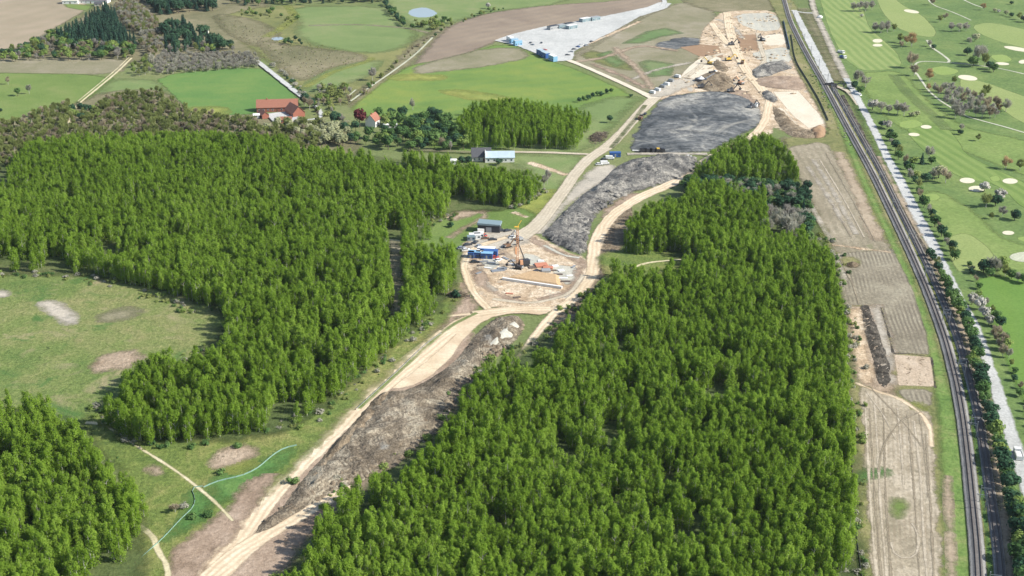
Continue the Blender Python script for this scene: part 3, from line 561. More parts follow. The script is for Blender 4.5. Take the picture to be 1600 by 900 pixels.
patch('fairway', [(1440, 196), (1480, 200), (1500, 226), (1506, 240), (1545, 262), (1600, 286), (1680, 330), (1680, 350), (1600, 330), (1560, 290), (1500, 280), (1456, 250), (1424, 218), (1416, 202)], M['fairway_near'], res=2.5)
patch('golf_grass', [(1440, 300), (1470, 302), (1520, 330), (1560, 372), (1600, 385), (1680, 400), (1680, 470), (1600, 450), (1500, 400), (1460, 350)], M['golf'], res=3)
patch('fairway', [(1480, 372), (1510, 365), (1540, 385), (1560, 410), (1540, 425), (1500, 430), (1486, 410)], M['fairway_plain'], res=2.5)
patch('turf', [(1520, 440), (1560, 432), (1680, 450), (1680, 960), (1640, 960), (1604, 640), (1570, 560), (1545, 480)], M['turf'], res=4)
for g in ([(1452, 108), (1475, 104), (1500, 112), (1490, 118), (1465, 119)], [(1545, 88), (1570, 86), (1584, 96), (1560, 100)], [(1405, 192), (1430, 188), (1445, 196), (1425, 203), (1405, 200)], [(1440, 306), (1462, 304), (1470, 310), (1462, 316), (1442, 314)],
          [(1584, 374), (1610, 370), (1640, 380), (1610, 384)], [(1545, 278), (1560, 276), (1564, 284), (1550, 286)]):
    patch('putting_green', g, M['green'], res=1.5)
def ell(cx, cy, rx, ry, rot=0): return [(cx + rx * math.cos(a) - rot * ry * math.sin(a), cy + ry * math.sin(a) + rot * .18 * rx * math.cos(a)) for a in np.linspace(0, 2 * math.pi, 12, endpoint=False)]
for e in ((1371, 65, 8, 3, 0), (1371, 72, 8, 2.2, 0), (1424, 19, 12, 2.2, 1), (1512, 123, 15, 3.6, 1), (1566, 101, 11, 2.2, .5), (1590, 78, 22, 2.6, 1), (1447, 200, 8.5, 2.8, .6), (1428, 212, 9, 2.6, .6),
          (1511, 284, 12, 4.2, .7), (1526, 297, 13, 4.6, .5), (1578, 285, 12, 4.2, .6), (1575, 366, 9.5, 3.2, .5), (1598, 98, 6, 3, 1), (1600, 27, 3, 2, 0)):
    patch('bunker', ell(*e), M['bunker'], res=1.0, margin=1.2)
patch('round_clearing', ell(1608, 404, 32, 8.5, 0), M['cart'], res=1.5)
for pts, wd in (([(1448, -6), (1452, 4), (1462, 11), (1480, 17), (1500, 25), (1517, 33)], 1.6), ([(1500, -2), (1520, 8), (1535, 13)], 1.8), ([(1448, 64), (1456, 76), (1470, 85), (1484, 96), (1481, 99)], 2.2),
                ([(1432, 118), (1427, 108), (1432, 99), (1445, 97), (1480, 99), (1515, 102), (1560, 108), (1600, 117), (1640, 128)], 2.0), ([(1432, 116), (1440, 128), (1452, 145), (1470, 160), (1490, 172), (1510, 184), (1540, 192), (1570, 200), (1600, 209), (1650, 224)], 1.8)):
    stroke('cart_path', pts, wd, M['cart'], margin=.5)
stroke('worn_track', [(1395, 118), (1420, 150), (1455, 180), (1480, 205)], 3, M['meadow_pale'], margin=3)
# --- white gravel roads beside the railway, the railway
stroke('bare_bank', [(1256, 14), (1275, 50), (1292, 90), (1310, 128)], 8, M['heath'], margin=3)
stroke('bare_bank', [(1300, 148), (1345, 230), (1400, 335), (1440, 420)], 6, M['verge_olive'], margin=2)
stroke('gravel_road', [(1241, 17), (1253, 42), (1269, 74), (1284, 104), (1299, 134)], [5, 6, 7, 7, 5], M['white_gravel'], margin=.8)
stroke('gravel_road', [(1236, 18), (1256, 21), (1272, 22)], 4, M['white_gravel'], margin=.8)
stroke('pale_road', [(1266, -10), (1272, 18), (1290, 56), (1306, 92), (1322, 124)], [5, 5, 5, 5, 5], M['track_pale'], margin=.8)
stroke('pale_road', [(1300, 134), (1318, 140), (1330, 148), (1342, 166)], 4, M['cream_road'], margin=.8)
stroke('gravel_road', [(1322, 124), (1345, 165), (1366, 205), (1385, 246), (1408, 288), (1430, 336), (1452, 376), (1466, 402)], [5, 5, 5, 5.2, 6, 6.4, 6.4, 5], M['white_gravel'], margin=.8)
stroke('gravel_road', [(1466, 402), (1482, 432), (1494, 462), (1510, 490), (1524, 515), (1540, 560), (1550, 590), (1566, 640), (1576, 670), (1588, 712), (1600, 745), (1620, 800)], [4, 4, 4.4, 4.6, 4.6, 4.6, 4.6, 5.2, 5.2, 5.6, 5.6, 5.6], M['white_gravel'], margin=.8)
RAIL_L = [(1214, -30), (1224, 0), (1233, 33), (1252, 72), (1272, 108), (1289, 137), (1321, 198), (1361, 270), (1390, 330), (1420, 393), (1449, 460), (1475, 530), (1493, 600), (1503, 655), (1511, 720), (1518, 790), (1525, 860), (1530, 960)]
RAIL_R = [(1301, 138), (1316, 164), (1335, 198), (1376, 270), (1405, 330), (1438, 395), (1468, 460), (1495, 530), (1515, 600), (1528, 655), (1538, 720), (1548, 790), (1558, 860), (1566, 960)]
stroke('green_strip', [(1430, 395), (1459, 460), (1486, 530), (1505, 600), (1518, 660), (1526, 720), (1534, 790), (1542, 860), (1549, 960)], [1.5, 2, 3, 3.4, 3.6, 3.6, 3.6, 3.6, 3.6], M['roadside'], margin=.6)
stroke('ditch', [(1507, 600), (1520, 660), (1528, 720), (1536, 790), (1544, 860), (1551, 960)], .7, M['lush'], margin=.3)
RAIL_L = [(x + 1, y) for x, y in RAIL_L]; RAIL_R = [(x + (y > 500) * 1, y) for x, y in RAIL_R]
stroke('bank', [(1372, 246), (1400, 300), (1435, 370), (1462, 420), (1490, 480), (1520, 560), (1542, 640), (1560, 740), (1570, 840), (1582, 940)], [2, 3, 3, 3, 3, 3.5, 3.5, 3, 3, 3], M['salmon'], margin=1.2)  # tan tone stands in for sunlight on the grass bank between shadows
stroke('dark_cable_trough', [(1316, 150), (1350, 215), (1378, 268), (1398, 310), (1426, 362), (1452, 402)], 2.2, M['trench'], margin=.6)
for nm, R_ in (('ballast_bed', RAIL_L), ('ballast_bed', RAIL_R)):
    stroke(nm, R_, 4.8 if R_ is RAIL_L else 3.6, M['ballast'], margin=.2, height=.45, step=4)
M['rail'] = plain('rail_steel', (.07, .055, .05), .6, .2); M['sleeper'] = plain('sleeper', (.24, .22, .20), .9)
M['sleeper_bed'] = soil('track_ballast', [(.12, .11, .105), (.16, .15, .14), (.21, .195, .18)], big=.05, mid=.5, fine=3, soft=.4, amp=.4, bump=.3)
for k, R_ in enumerate((RAIL_L, RAIL_R)):
    z = LEVEL[0] + .47
    t_ = stroke('railway_track', R_, 2.7, M['sleeper_bed'], z=z, margin=.2, step=4)
    c, q, L = curve_pts(GP(R_), .65 * 2); tt, nn = frames(c)
    sl_ = MB()
    for i in range(len(c)):
        if c[i][1] > 900: break
        a, b = c[i] - nn[i] * 1.3, c[i] + nn[i] * 1.3; sl_.bar((*a, z + .06), (*b, z + .06), .3, .12)
    sl_.build('sleepers', M['sleeper'], t_)['kind'] = 'stuff'
    c, q, L = curve_pts(GP(R_), 6); tt, nn = frames(c)
    for s_ in (-.75, .75):
        cc = c + nn * s_; V = []; Fq = []
        for i in range(len(cc)):
            for dx, dz in ((-.08, .1), (.08, .1), (.08, .28), (-.08, .28)): V.append((*(cc[i] + nn[i] * dx), z + dz))
        for i in range(len(cc) - 1):
            for k2 in range(4): Fq.append((i * 4 + k2, i * 4 + (k2 + 1) % 4, i * 4 + 4 + (k2 + 1) % 4, i * 4 + 4 + k2))
        link('rail', mesh_np('rail', V, Fq, [M['rail']]), t_)
# access roads on the left
stroke('field_track', [(206, 92), (186, 112), (150, 142), (118, 168), (106, 186), (112, 205)], 1.8, M['path'], margin=.6)
stroke('field_track', [(202, 91), (180, 112), (144, 142), (122, 160)], 1.0, M['path'], margin=.6)
stroke('concrete_road', [(401, 96), (436, 124), (476, 156)], 4.4, M['white_gravel'], margin=.3)
stroke('farm_drive', [(470, 189), (488, 189), (503, 184), (500, 174), (492, 166)], 3.2, M['white_gravel'], margin=.4)
stroke('field_track', [(548, 160), (575, 140), (610, 116), (648, 88), (676, 60)], 1.8, M['cart'], margin=.6)
stroke('field_track', [(542, 154), (556, 142)], 1.2, M['cart'], margin=.6)
stroke('farm_lane', [(640, 236), (700, 238), (745, 240)], 3, M['dry_grass'])
stroke('lane', [(480, 206), (520, 200), (545, 190)], 3, M['dry_grass'])
patch('farm_yard', [(414, 180), (446, 176), (470, 186), (476, 192), (445, 192), (428, 192)], M['white_gravel'], smooth_poly=False, res=1)
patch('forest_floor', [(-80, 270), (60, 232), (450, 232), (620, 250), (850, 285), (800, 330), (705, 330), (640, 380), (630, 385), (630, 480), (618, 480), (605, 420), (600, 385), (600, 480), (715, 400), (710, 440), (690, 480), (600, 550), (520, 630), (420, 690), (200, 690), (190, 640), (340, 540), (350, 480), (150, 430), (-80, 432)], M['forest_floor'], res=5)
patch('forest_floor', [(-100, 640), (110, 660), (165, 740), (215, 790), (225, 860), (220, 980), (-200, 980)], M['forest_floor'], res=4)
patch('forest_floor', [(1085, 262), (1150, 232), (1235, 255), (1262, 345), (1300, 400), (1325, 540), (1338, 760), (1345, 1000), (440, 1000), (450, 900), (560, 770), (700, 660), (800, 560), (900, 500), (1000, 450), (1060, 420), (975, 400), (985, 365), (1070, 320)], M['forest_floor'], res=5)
patch('alley', [(604, 378), (628, 378), (632, 500), (612, 500)], M['dry_grass'], res=2)
stroke('footpath', [(600, 376), (626, 379)], 1.6, M['path'], margin=.5)
patch('forest_glade', [(930, 400), (1000, 390), (1062, 400), (1062, 440), (1000, 448), (950, 436)], M['roadside'], res=2)
stroke('footpath', [(962, 436), (985, 422), (1010, 413), (1064, 408)], 1.6, M['path'], margin=.5)

# ============================================================ VEGETATION
def quads(cen, nrm, size, asp=1.0, tang=None):
    n = len(cen); nrm = nrm / np.linalg.norm(nrm, axis=1)[:, None]
    r = rng.normal(size=(n, 3)) if tang is None else tang
    t = np.cross(nrm, r); t /= np.linalg.norm(t, axis=1)[:, None] + 1e-9; b = np.cross(nrm, t)
    s = (np.asarray(size) * np.ones(n) / 2)[:, None]
    V = np.stack([cen - t * s - b * s * asp * .6, cen + t * s * .7 - b * s * asp, cen + t * s + b * s * asp * .5, cen - t * s * .5 + b * s * asp], 1).reshape(-1, 3)
    return V, np.arange(4 * n).reshape(n, 4)
def trunk_mesh(name, h, r, mat, limbs, lean=.3):
    m = MB(); pts = [Vector((0, 0, -.3))]
    for k in range(1, 5): pts.append(Vector((random.uniform(-lean, lean) * k / 4, random.uniform(-lean, lean) * k / 4, h * k / 4)))
    for k in range(4): m.cyl(pts[k], pts[k + 1], r * (1 - k * .22), r * (1 - (k + 1) * .22) + .01, n=6)
    for (z0, L, up) in limbs:
        a = random.uniform(0, 2 * math.pi); p = Vector((0, 0, z0)); e = Vector((math.cos(a) * L, math.sin(a) * L, z0 + up)); m.cyl(p, e, r * .4, r * .1, n=4)
    me = bpy.data.meshes.new(name); me.from_pydata(m.v, [], m.f); me.materials.append(mat); me.update(); return me
def crown_clumps(name, mat, cl, per, sig, size, out_c, up=.5, jit=.7, asp=1.0):
    """leafy crown: clump centres cl (n,3+radius), leaf faces spread round each, facing outwards"""
    cen = []; nr = []
    for c in cl:
        d = rng.normal(size=(per, 3)); d /= np.linalg.norm(d, axis=1)[:, None]
        rad = c[3] * rng.uniform(.35, 1, per) ** .6
        p = c[:3] + d * rad[:, None] * np.array([1, 1, sig]); cen.append(p)
        o = p - np.array([out_c[0], out_c[1], p[:, 2].mean() * 0 + out_c[2]]); o = o / (np.linalg.norm(o, axis=1)[:, None] + .01)
        nr.append(d * .9 + o * .5 + rng.normal(size=(per, 3)) * jit * .6 + np.array([0, 0, up]))
    cen = np.concatenate(cen); nr = np.concatenate(nr)
    V, Fq = quads(cen, nr, rng.uniform(size * .6, size * 1.3, len(cen)), asp)
    return mesh_np(name, V, Fq, [mat])
MB_BARK = plain('bark_grey', (.42, .41, .36), .9); MB_DARK = plain('bark_brown', (.11, .09, .07), .9)
LEAF = {
 'poplar': leafmat('poplar_leaves', (.14, .235, .026), (.215, .345, .04), (.315, .45, .075), .52),
 'green': leafmat('broad_leaves', (.055, .11, .04), (.10, .19, .06), (.17, .27, .085), .3),
 'yellowgreen': leafmat('spring_leaves', (.15, .23, .06), (.23, .32, .085), (.33, .40, .13), .35),
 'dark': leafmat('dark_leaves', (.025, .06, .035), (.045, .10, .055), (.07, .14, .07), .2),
 'conifer': leafmat('conifer_needles', (.018, .045, .034), (.03, .07, .048), (.05, .10, .06), .1),
 'copper': leafmat('copper_leaves', (.07, .02, .024), (.14, .04, .045), (.22, .08, .07), .3),
 'blossom': leafmat('blossom', (.35, .33, .28), (.50, .48, .42), (.62, .60, .54), .2),
 'grey': leafmat('grey_twigs', (.31, .31, .24), (.42, .41, .33), (.54, .52, .43), .4),
 'violet': leafmat('violet_twigs', (.28, .265, .235), (.38, .36, .31), (.48, .45, .39), .4),
 'brown': leafmat('brown_twigs', (.28, .235, .16), (.37, .32, .22), (.47, .41, .29), .4),
 'orange': leafmat('orange_buds', (.38, .26, .13), (.48, .34, .18), (.58, .43, .25), .4),
 'olive': leafmat('olive_buds', (.165, .20, .065), (.245, .29, .095), (.34, .38, .14), .4),
 'pale': leafmat('pale_willow', (.28, .30, .15), (.40, .42, .24), (.52, .53, .33), .3),
}
def sph_clumps(rx, rz, zc, n, cr):
    d = rng.normal(size=(n, 3)); d /= np.linalg.norm(d, axis=1)[:, None]; k = rng.uniform(.35, 1, n)[:, None] ** .5
    p = d * k * np.array([rx, rx, rz]) * .75 + np.array([0, 0, zc]); return np.c_[p, rng.uniform(.6, 1.2, n) * cr]
PR = {}   # kind -> list of (trunk mesh, crown mesh), all about unit real size
PH = {}   # prototype height
def make_kind(kind, shape, mat, nvar, bark):
    L = []
    for v in range(nvar):
        nm = kind.replace(' ', '_')
        if shape == 'poplar':
            H = 13.0; n = 21; z = np.sort(rng.uniform(2.0, 12.3, n)); t = (z - 1.6) / 11.3
            rr = 1.55 * np.sqrt(np.clip(1 - ((t - .42) / .64) ** 2, 0, 1)) * rng.uniform(.25, 1, n)
            a = rng.uniform(0, 2 * math.pi, n)
            cl = np.c_[np.cos(a) * rr, np.sin(a) * rr, z, 1.25 * (1.1 - t * .45) * rng.uniform(.7, 1.1, n)]
            cr = crown_clumps('crown', mat, cl, 66, 1.5, .31, (0, 0, 7), up=1.1, jit=1.0)
            tk = trunk_mesh('trunk', 11.5, .17, bark, [(random.uniform(3, 8), 1.3, 1.6) for _ in range(5)])
        elif shape == 'round':
            H = 9.0; cl = sph_clumps(3.6, 3.2, 5.6, 22, 1.5)
            cr = crown_clumps('crown', mat, cl, 38, .85, .75, (0, 0, 5.0), up=.5)
            tk = trunk_mesh('trunk', 6.5, .28, bark, [(random.uniform(2, 4), 2.0, 2) for _ in range(5)])
        elif shape == 'bush':
            H = 3.0; cl = sph_clumps(1.7, 1.1, 1.5, 9, .95); cl[:, 2] = np.maximum(cl[:, 2], .7)
            cr = crown_clumps('crown', mat, cl, 30, .8, .45, (0, 0, 1), up=.5)
            tk = trunk_mesh('trunk', 1.6, .09, bark, [(random.uniform(.2, .6), .8, .9) for _ in range(4)], .1)
        elif shape == 'conifer':
            H = 14.0; n = 520; z = 1.2 + 12.8 * (1 - np.sqrt(rng.uniform(0, 1, n))); r = (14 - z) / 13 * 2.5 * rng.uniform(.45, 1.08, n)
            r *= 1 + .25 * np.sin(z * 5.5); a = rng.uniform(0, 2 * math.pi, n)
            p = np.c_[np.cos(a) * r, np.sin(a) * r, z]; nr = np.c_[np.cos(a), np.sin(a), np.full(n, .7)] + rng.normal(size=(n, 3)) * .35
            V, Fq = quads(p, nr, rng.uniform(.5, 1.1, n), .8); cr = mesh_np('crown', V, Fq, [mat])
            tk = trunk_mesh('trunk', 12.5, .22, bark, [], .05)
        elif shape == 'bare':   # leafless crown of thin twigs spreading out of the limbs
            H = 10.0; n = 760; cl = sph_clumps(2.9, 3.6, 6.2, 16, 1.3)
            j = rng.integers(0, len(cl), n); d = rng.normal(size=(n, 3)); d /= np.linalg.norm(d, axis=1)[:, None]
            p = cl[j, :3] + d * cl[j, 3:4] * rng.uniform(.1, 1, n)[:, None]
            ax = p - np.array([0, 0, 3.2]); ax /= np.linalg.norm(ax, axis=1)[:, None]; ax += rng.normal(size=(n, 3)) * .35; ax /= np.linalg.norm(ax, axis=1)[:, None]
            nr = np.cross(ax, rng.normal(size=(n, 3)))
            nr /= np.linalg.norm(nr, axis=1)[:, None]; sd_ = np.cross(ax, nr); ln = rng.uniform(.5, 1.0, n)[:, None]; wd = rng.uniform(.06, .15, n)[:, None]
            V = np.stack([p - ax * ln - sd_ * wd, p - ax * ln + sd_ * wd, p + ax * ln + sd_ * wd * .4, p + ax * ln - sd_ * wd * .4], 1).reshape(-1, 3)
            cr = mesh_np('crown', V, np.arange(4 * n).reshape(n, 4), [mat])
            tk = trunk_mesh('trunk', 7.0, .2, bark, [(random.uniform(2, 5), 2.0, 2.6) for _ in range(8)])
        L.append((tk, cr))
    PR[kind] = L; PH[kind] = H
for kind, shape, mat, nv, bark in (('poplar', 'poplar', 'poplar', 9, MB_BARK), ('round', 'round', 'green', 4, MB_DARK), ('darkround', 'round', 'dark', 3, MB_DARK),
        ('spring', 'round', 'yellowgreen', 3, MB_DARK), ('copper', 'round', 'copper', 1, MB_DARK), ('blossom', 'round', 'blossom', 2, MB_DARK), ('palewillow', 'round', 'pale', 3, MB_DARK),
        ('conifer', 'conifer', 'conifer', 4, MB_DARK), ('grey', 'bare', 'grey', 4, MB_BARK), ('violet', 'bare', 'violet', 3, MB_BARK), ('brown', 'bare', 'brown', 3, MB_BARK),
        ('orange', 'bare', 'orange', 2, MB_BARK), ('olive', 'bare', 'olive', 3, MB_BARK), ('bush', 'bush', 'green', 4, MB_DARK), ('darkbush', 'bush', 'dark', 2, MB_DARK),
        ('oliveb', 'bush', 'olive', 3, MB_DARK), ('greyb', 'bush', 'grey', 3, MB_DARK), ('brownb', 'bush', 'brown', 3, MB_DARK), ('springb', 'bush', 'yellowgreen', 2, MB_DARK)):
    make_kind(kind, shape, LEAF[mat], nv, bark)
NAMES = dict(poplar='poplar_tree', round='broadleaf_tree', darkround='dark_tree', spring='spring_tree', copper='copper_beech', blossom='blossom_tree', palewillow='willow_tree', conifer='conifer_tree',
             grey='bare_tree', violet='bare_tree', brown='bare_tree', orange='budding_tree', olive='budding_tree', bush='bush', darkbush='bush', oliveb='bush', greyb='bush', brownb='bush', springb='bush')
def tree(kind, x, y, h, label, group=None, z=0.0, wide=1.0, world=False, v=None):
    X, Y = (x, y) if world else G(x, y)
    L = PR[kind]; v = random.randrange(len(L)) if v is None else v
    e = empty(NAMES[kind], (X, Y, z), random.uniform(0, 6.28)); s = h / PH[kind]; e.scale = (s * wide, s * wide, s)
    for nm, me in (('trunk', L[v][0]), ('crown', L[v][1])): link(nm, me, e)
    return tag(e, label, 'bush' if 'ush' in NAMES[kind] else 'tree', group)

# --- placement in a traced canopy outline
def scatter(outline, spacing, hmin, hmax, excl=(), rot=.12, jit=.36, gaps=.42, top=.9, sideways=1.0):
    pts = np.array(outline, float); w_ = GP(pts); lo = w_.min(0) - 25; hi = w_.max(0) + 25
    cx, cy = (lo + hi) / 2; R_ = max(hi - lo) * .75
    n = int(2 * R_ / spacing); a = (np.arange(n) - n / 2) * spacing
    U, V = np.meshgrid(a, a); U = U + rng.normal(size=U.shape) * jit * spacing; V = V + rng.normal(size=U.shape) * jit * spacing
    X = (cx + U * math.cos(rot) - V * math.sin(rot)).ravel(); Y = (cy + U * math.sin(rot) + V * math.cos(rot)).ravel()
    k = (X > lo[0]) & (X < hi[0]) & (Y > lo[1]) & (Y < hi[1]); X, Y = X[k], Y[k]
    hn = fbm(X * .035, Y * .035, 3, 11); H = (hmin + (hmax - hmin) * np.clip((hn - .2) * 1.6 + rng.normal(size=X.shape) * .34, -.5, 1.25))
    bx, by = P(X, Y, np.zeros_like(X)); tx, ty = P(X, Y, H * top)
    ok = inpoly(bx, by, pts) & inpoly(tx, ty, pts)
    for e in excl: ok &= ~inpoly(bx, by, np.array(e, float))
    if gaps: ok &= ~((fbm(X * .11, Y * .11, 2, 31) < gaps - .17) | (rng.uniform(size=X.shape) < .05))
    return X[ok], Y[ok], H[ok], bx[ok], by[ok]
CL_R = [(940, 402), (1062, 400), (1066, 440), (1010, 450), (968, 434), (930, 424)]
LEFT = [(-90, 285), (0, 272), (18, 240), (40, 222), (60, 214), (120, 206), (200, 204), (300, 204), (400, 207), (448, 211), (470, 228), (540, 228), (620, 232), (700, 240), (706, 250), (800, 262), (846, 268), (852, 295), (840, 312), (800, 326),
        (755, 322), (705, 306), (700, 340), (640, 362), (632, 376), (690, 372), (712, 380), (712, 440), (692, 478), (655, 512), (610, 548), (560, 596), (520, 628), (470, 662), (420, 678), (330, 688), (240, 700), (192, 690), (165, 664), (158, 625),
        (182, 590), (232, 548), (322, 538), (352, 522), (350, 488), (256, 462), (150, 432), (80, 428), (-90, 430)]
RIGHT = [(1072, 300), (1078, 262), (1110, 238), (1150, 210), (1200, 207), (1235, 232), (1254, 275), (1264, 340), (1278, 362), (1300, 395), (1310, 440), (1324, 520), (1331, 640), (1336, 760), (1346, 1010), (430, 1010), (436, 905), (470, 870), (492, 822), (500, 800), (545, 752),
         (566, 738), (620, 738), (660, 700), (690, 672), (704, 638), (722, 610), (752, 568), (790, 545), (822, 545), (862, 540), (878, 498), (915, 470), (938, 436), (985, 416), (940, 400), (966, 388), (978, 345), (1010, 316), (1050, 302)]
BL = [(-160, 600), (30, 610), (60, 612), (108, 640), (142, 684), (165, 716), (215, 752), (232, 802), (216, 838), (205, 860), (185, 905), (160, 1010), (-200, 1010)]
MID = [(738, 158), (800, 152), (880, 162), (925, 176), (920, 205), (902, 236), (740, 235), (705, 205), (716, 180)]
alley = [(602, 372), (630, 372), (632, 490), (614, 490)]
stripe_gap = [(1070, 284), (1262, 290), (1266, 372), (1244, 384), (1204, 380), (1190, 322), (1070, 304)]
glen = [(470, 226), (560, 238), (620, 258), (690, 290), (690, 300), (600, 272), (540, 250), (465, 236)]
bays = [[(330, 520), (352, 520), (356, 560), (338, 590)], [(640, 380), (700, 374), (706, 385), (640, 392)]]
parts_ = []
for nm, poly, ex, sp, h0, h1, rt in (('left', LEFT, [alley, glen] + bays, 2.85, 10.5, 14.5, .10), ('right', RIGHT, [CL_R, stripe_gap], 2.85, 10.5, 14.5, -.08), ('corner', BL, [], 2.9, 11, 15, .4), ('mid', MID, [], 2.9, 10, 13.5, .1)):
    X, Y, H, bx, by = scatter(poly, sp, h0, h1, ex, rt); parts_.append((nm, X, Y, H, bx, by))
allX = np.concatenate([p[1] for p in parts_]); allY = np.concatenate([p[2] for p in parts_]); allH = np.concatenate([p[3] for p in parts_])
allB = np.concatenate([p[4] for p in parts_]); allP = np.concatenate([np.full(len(p[1]), i) for i, p in enumerate(parts_)])
tx_, ty_ = P(allX, allY, allH)
vis = (tx_ > 8) & (tx_ < 1592) & (ty_ < 893)
order = np.argsort(np.where(vis, allY, 1e9)); near = set(order[:300].tolist())
print('poplars', len(allX), [len(p[1]) for p in parts_])
protos = []
for idx in order[:300]:
    nm = parts_[allP[idx]][0]
    lab, grp = {'left': ('slender bright green poplar at the front of the left plantation behind the lush meadow', 'front poplars of the left plantation'),
           'right': ('slender bright green poplar among the nearest of the right plantation at the bottom edge', 'nearest poplars of the right plantation'),
           'corner': ('slender bright green poplar among the nearest of the bottom left corner plantation', 'nearest poplars of the bottom left corner plantation'), 'mid': ('', '')}[nm]
    v = len(protos) if len(protos) < 9 else None
    e = tree('poplar', allX[idx], allY[idx], allH[idx], lab, grp, world=True, v=v, wide=random.uniform(.85, 1.15))
    if len(protos) < 9: protos.append(e)

def instanced(name, X, Y, H, protos_, ph, label, cat, wj=(.85, 1.15), Z=None):
    """one stuff object: a cloud of standing points on which the listed trees are instanced"""
    n = len(X)
    me = bpy.data.meshes.new(name); me.vertices.add(n); me.vertices.foreach_set('co', np.c_[X, Y, np.zeros(n) if Z is None else Z].astype(np.float32).ravel())
    a = me.attributes.new('turn', 'FLOAT_VECTOR', 'POINT'); a.data.foreach_set('vector', np.c_[np.zeros(n), np.zeros(n), rng.uniform(0, 6.28, n)].astype(np.float32).ravel())
    s = H / ph; wv = rng.uniform(wj[0], wj[1], n)
    a = me.attributes.new('size', 'FLOAT_VECTOR', 'POINT'); a.data.foreach_set('vector', np.c_[s * wv, s * wv, s].astype(np.float32).ravel())
    a = me.attributes.new('pick', 'INT', 'POINT'); a.data.foreach_set('value', rng.integers(0, len(protos_), n).astype(np.int32))
    me.update(); o = link(name, me)
    ng = bpy.data.node_groups.new(name, 'GeometryNodeTree')
    ng.interface.new_socket('Geometry', in_out='INPUT', socket_type='NodeSocketGeometry'); ng.interface.new_socket('Geometry', in_out='OUTPUT', socket_type='NodeSocketGeometry')
    N = ng.nodes; gi = N.new('NodeGroupInput'); go = N.new('NodeGroupOutput'); ip = N.new('GeometryNodeInstanceOnPoints')
    jn = N.new('GeometryNodeJoinGeometry')
    for e in protos_:
        j2 = N.new('GeometryNodeJoinGeometry')
        for ch in e.children:
            oi = N.new('GeometryNodeObjectInfo'); oi.transform_space = 'ORIGINAL'; oi.inputs['Object'].default_value = ch
            ng.links.new(oi.outputs['Geometry'], j2.inputs[0])
        gt = N.new('GeometryNodeGeometryToInstance'); ng.links.new(j2.outputs[0], gt.inputs[0]); ng.links.new(gt.outputs[0], jn.inputs[0])
    ng.links.new(jn.outputs[0], ip.inputs['Instance']); ng.links.new(gi.outputs[0], ip.inputs['Points']); ip.inputs['Pick Instance'].default_value = True
    for nm, dt, sock in (('pick', 'INT', 'Instance Index'), ('turn', 'FLOAT_VECTOR', 'Rotation'), ('size', 'FLOAT_VECTOR', 'Scale')):
        na = N.new('GeometryNodeInputNamedAttribute'); na.data_type = dt; na.inputs[0].default_value = nm; ng.links.new(na.outputs[0], ip.inputs[sock])
    ng.links.new(ip.outputs[0], go.inputs[0])
    md = o.modifiers.new('forest', 'NODES'); md.node_group = ng
    return tag(o, label, cat, None, 'stuff')
rest = np.array([i for i in range(len(allX)) if i not in near])
instanced('poplar_forest', allX[rest], allY[rest], allH[rest], protos, PH['poplar'], 'dense bright green poplar plantations spreading either side of the construction road', 'forest')

# --- far woods: single conifers, mixed trees, masses of bare scrub
def wood(outline, kinds, spacing, hmin, hmax, label, group, rot=.3, cap=300, top=.6, excl=()):
    X, Y, H, bx, by = scatter(outline, spacing, hmin, hmax, excl, rot, jit=.3, gaps=0, top=top)
    k = rng.permutation(len(X))[:cap]; out = []
    for i in k:
        kd = random.choice(kinds); out.append(tree(kd, X[i], Y[i], H[i], label, group, world=True, wide=random.uniform(.9, 1.2)))
    return out
wood([(84, 52), (112, 38), (140, 22), (166, 6), (178, 12), (186, 34), (198, 50), (222, 58), (216, 70), (190, 74), (150, 76), (100, 74), (84, 64)], ['conifer'], 5.2, 11, 15,
     'dark green spruce in the triangular wood beside the tan ploughed field', 'spruces of the triangular wood', rot=.75, cap=215)
wood([(254, 32), (284, 28), (326, 48), (362, 66), (388, 80), (330, 82), (262, 86), (252, 60)], ['conifer', 'conifer', 'darkround'], 8.5, 10, 14,
     'dark tree in the thin wood above the long grey hedge', 'dark trees above the long grey hedge')
wood([(206, -14), (282, -14), (288, 20), (256, 26), (232, 14)], ['conifer', 'darkround'], 8, 11, 15, 'dark tree in the wood at the top edge left of the far house', 'dark trees at the top edge beside the far house')
wood([(278, -14), (338, -14), (338, 18), (292, 20)], ['conifer', 'darkround'], 8, 11, 14, 'dark tree in the clump just right of the far purple roofed house', 'dark clump right of the far house')
wood([(352, -14), (420, -14), (610, -14), (606, 6), (500, 7), (400, 9), (360, 12)], ['darkround', 'round', 'conifer'], 9, 7, 10, 'dark tree of the hedgerow along the top edge beyond the green meadow', 'hedgerow trees along the top edge')
wood([(602, 2), (618, 16), (636, 34), (656, 46), (652, 48), (630, 42), (608, 22), (596, 6)], ['darkround', 'round'], 6, 5, 7, 'dark round tree of the hedge sloping down beside the pond', 'hedge sloping down beside the pond')
wood([(640, 28), (664, 30), (690, 22), (720, 32), (690, 46), (660, 47)], ['round', 'oliveb', 'spring'], 9, 4, 7, 'small green tree standing below the pond', 'small trees below the pond')
wood([(0, 78), (44, 64), (82, 46), (120, 60), (180, 66), (214, 70), (210, 94), (110, 95), (0, 97)], ['round', 'spring', 'darkround', 'violet', 'brown', 'olive', 'round', 'spring'], 6.5, 6, 10,
     'mixed broadleaf tree along the lower rim of the triangular spruce wood', 'mixed trees below the spruce wood')
wood([(258, 68), (320, 66), (386, 74), (388, 84), (320, 86), (256, 88)], ['spring', 'olive', 'round', 'violet'], 9, 5, 9, 'light budding tree between the dark wood and the long grey hedge', 'budding trees above the long grey hedge')
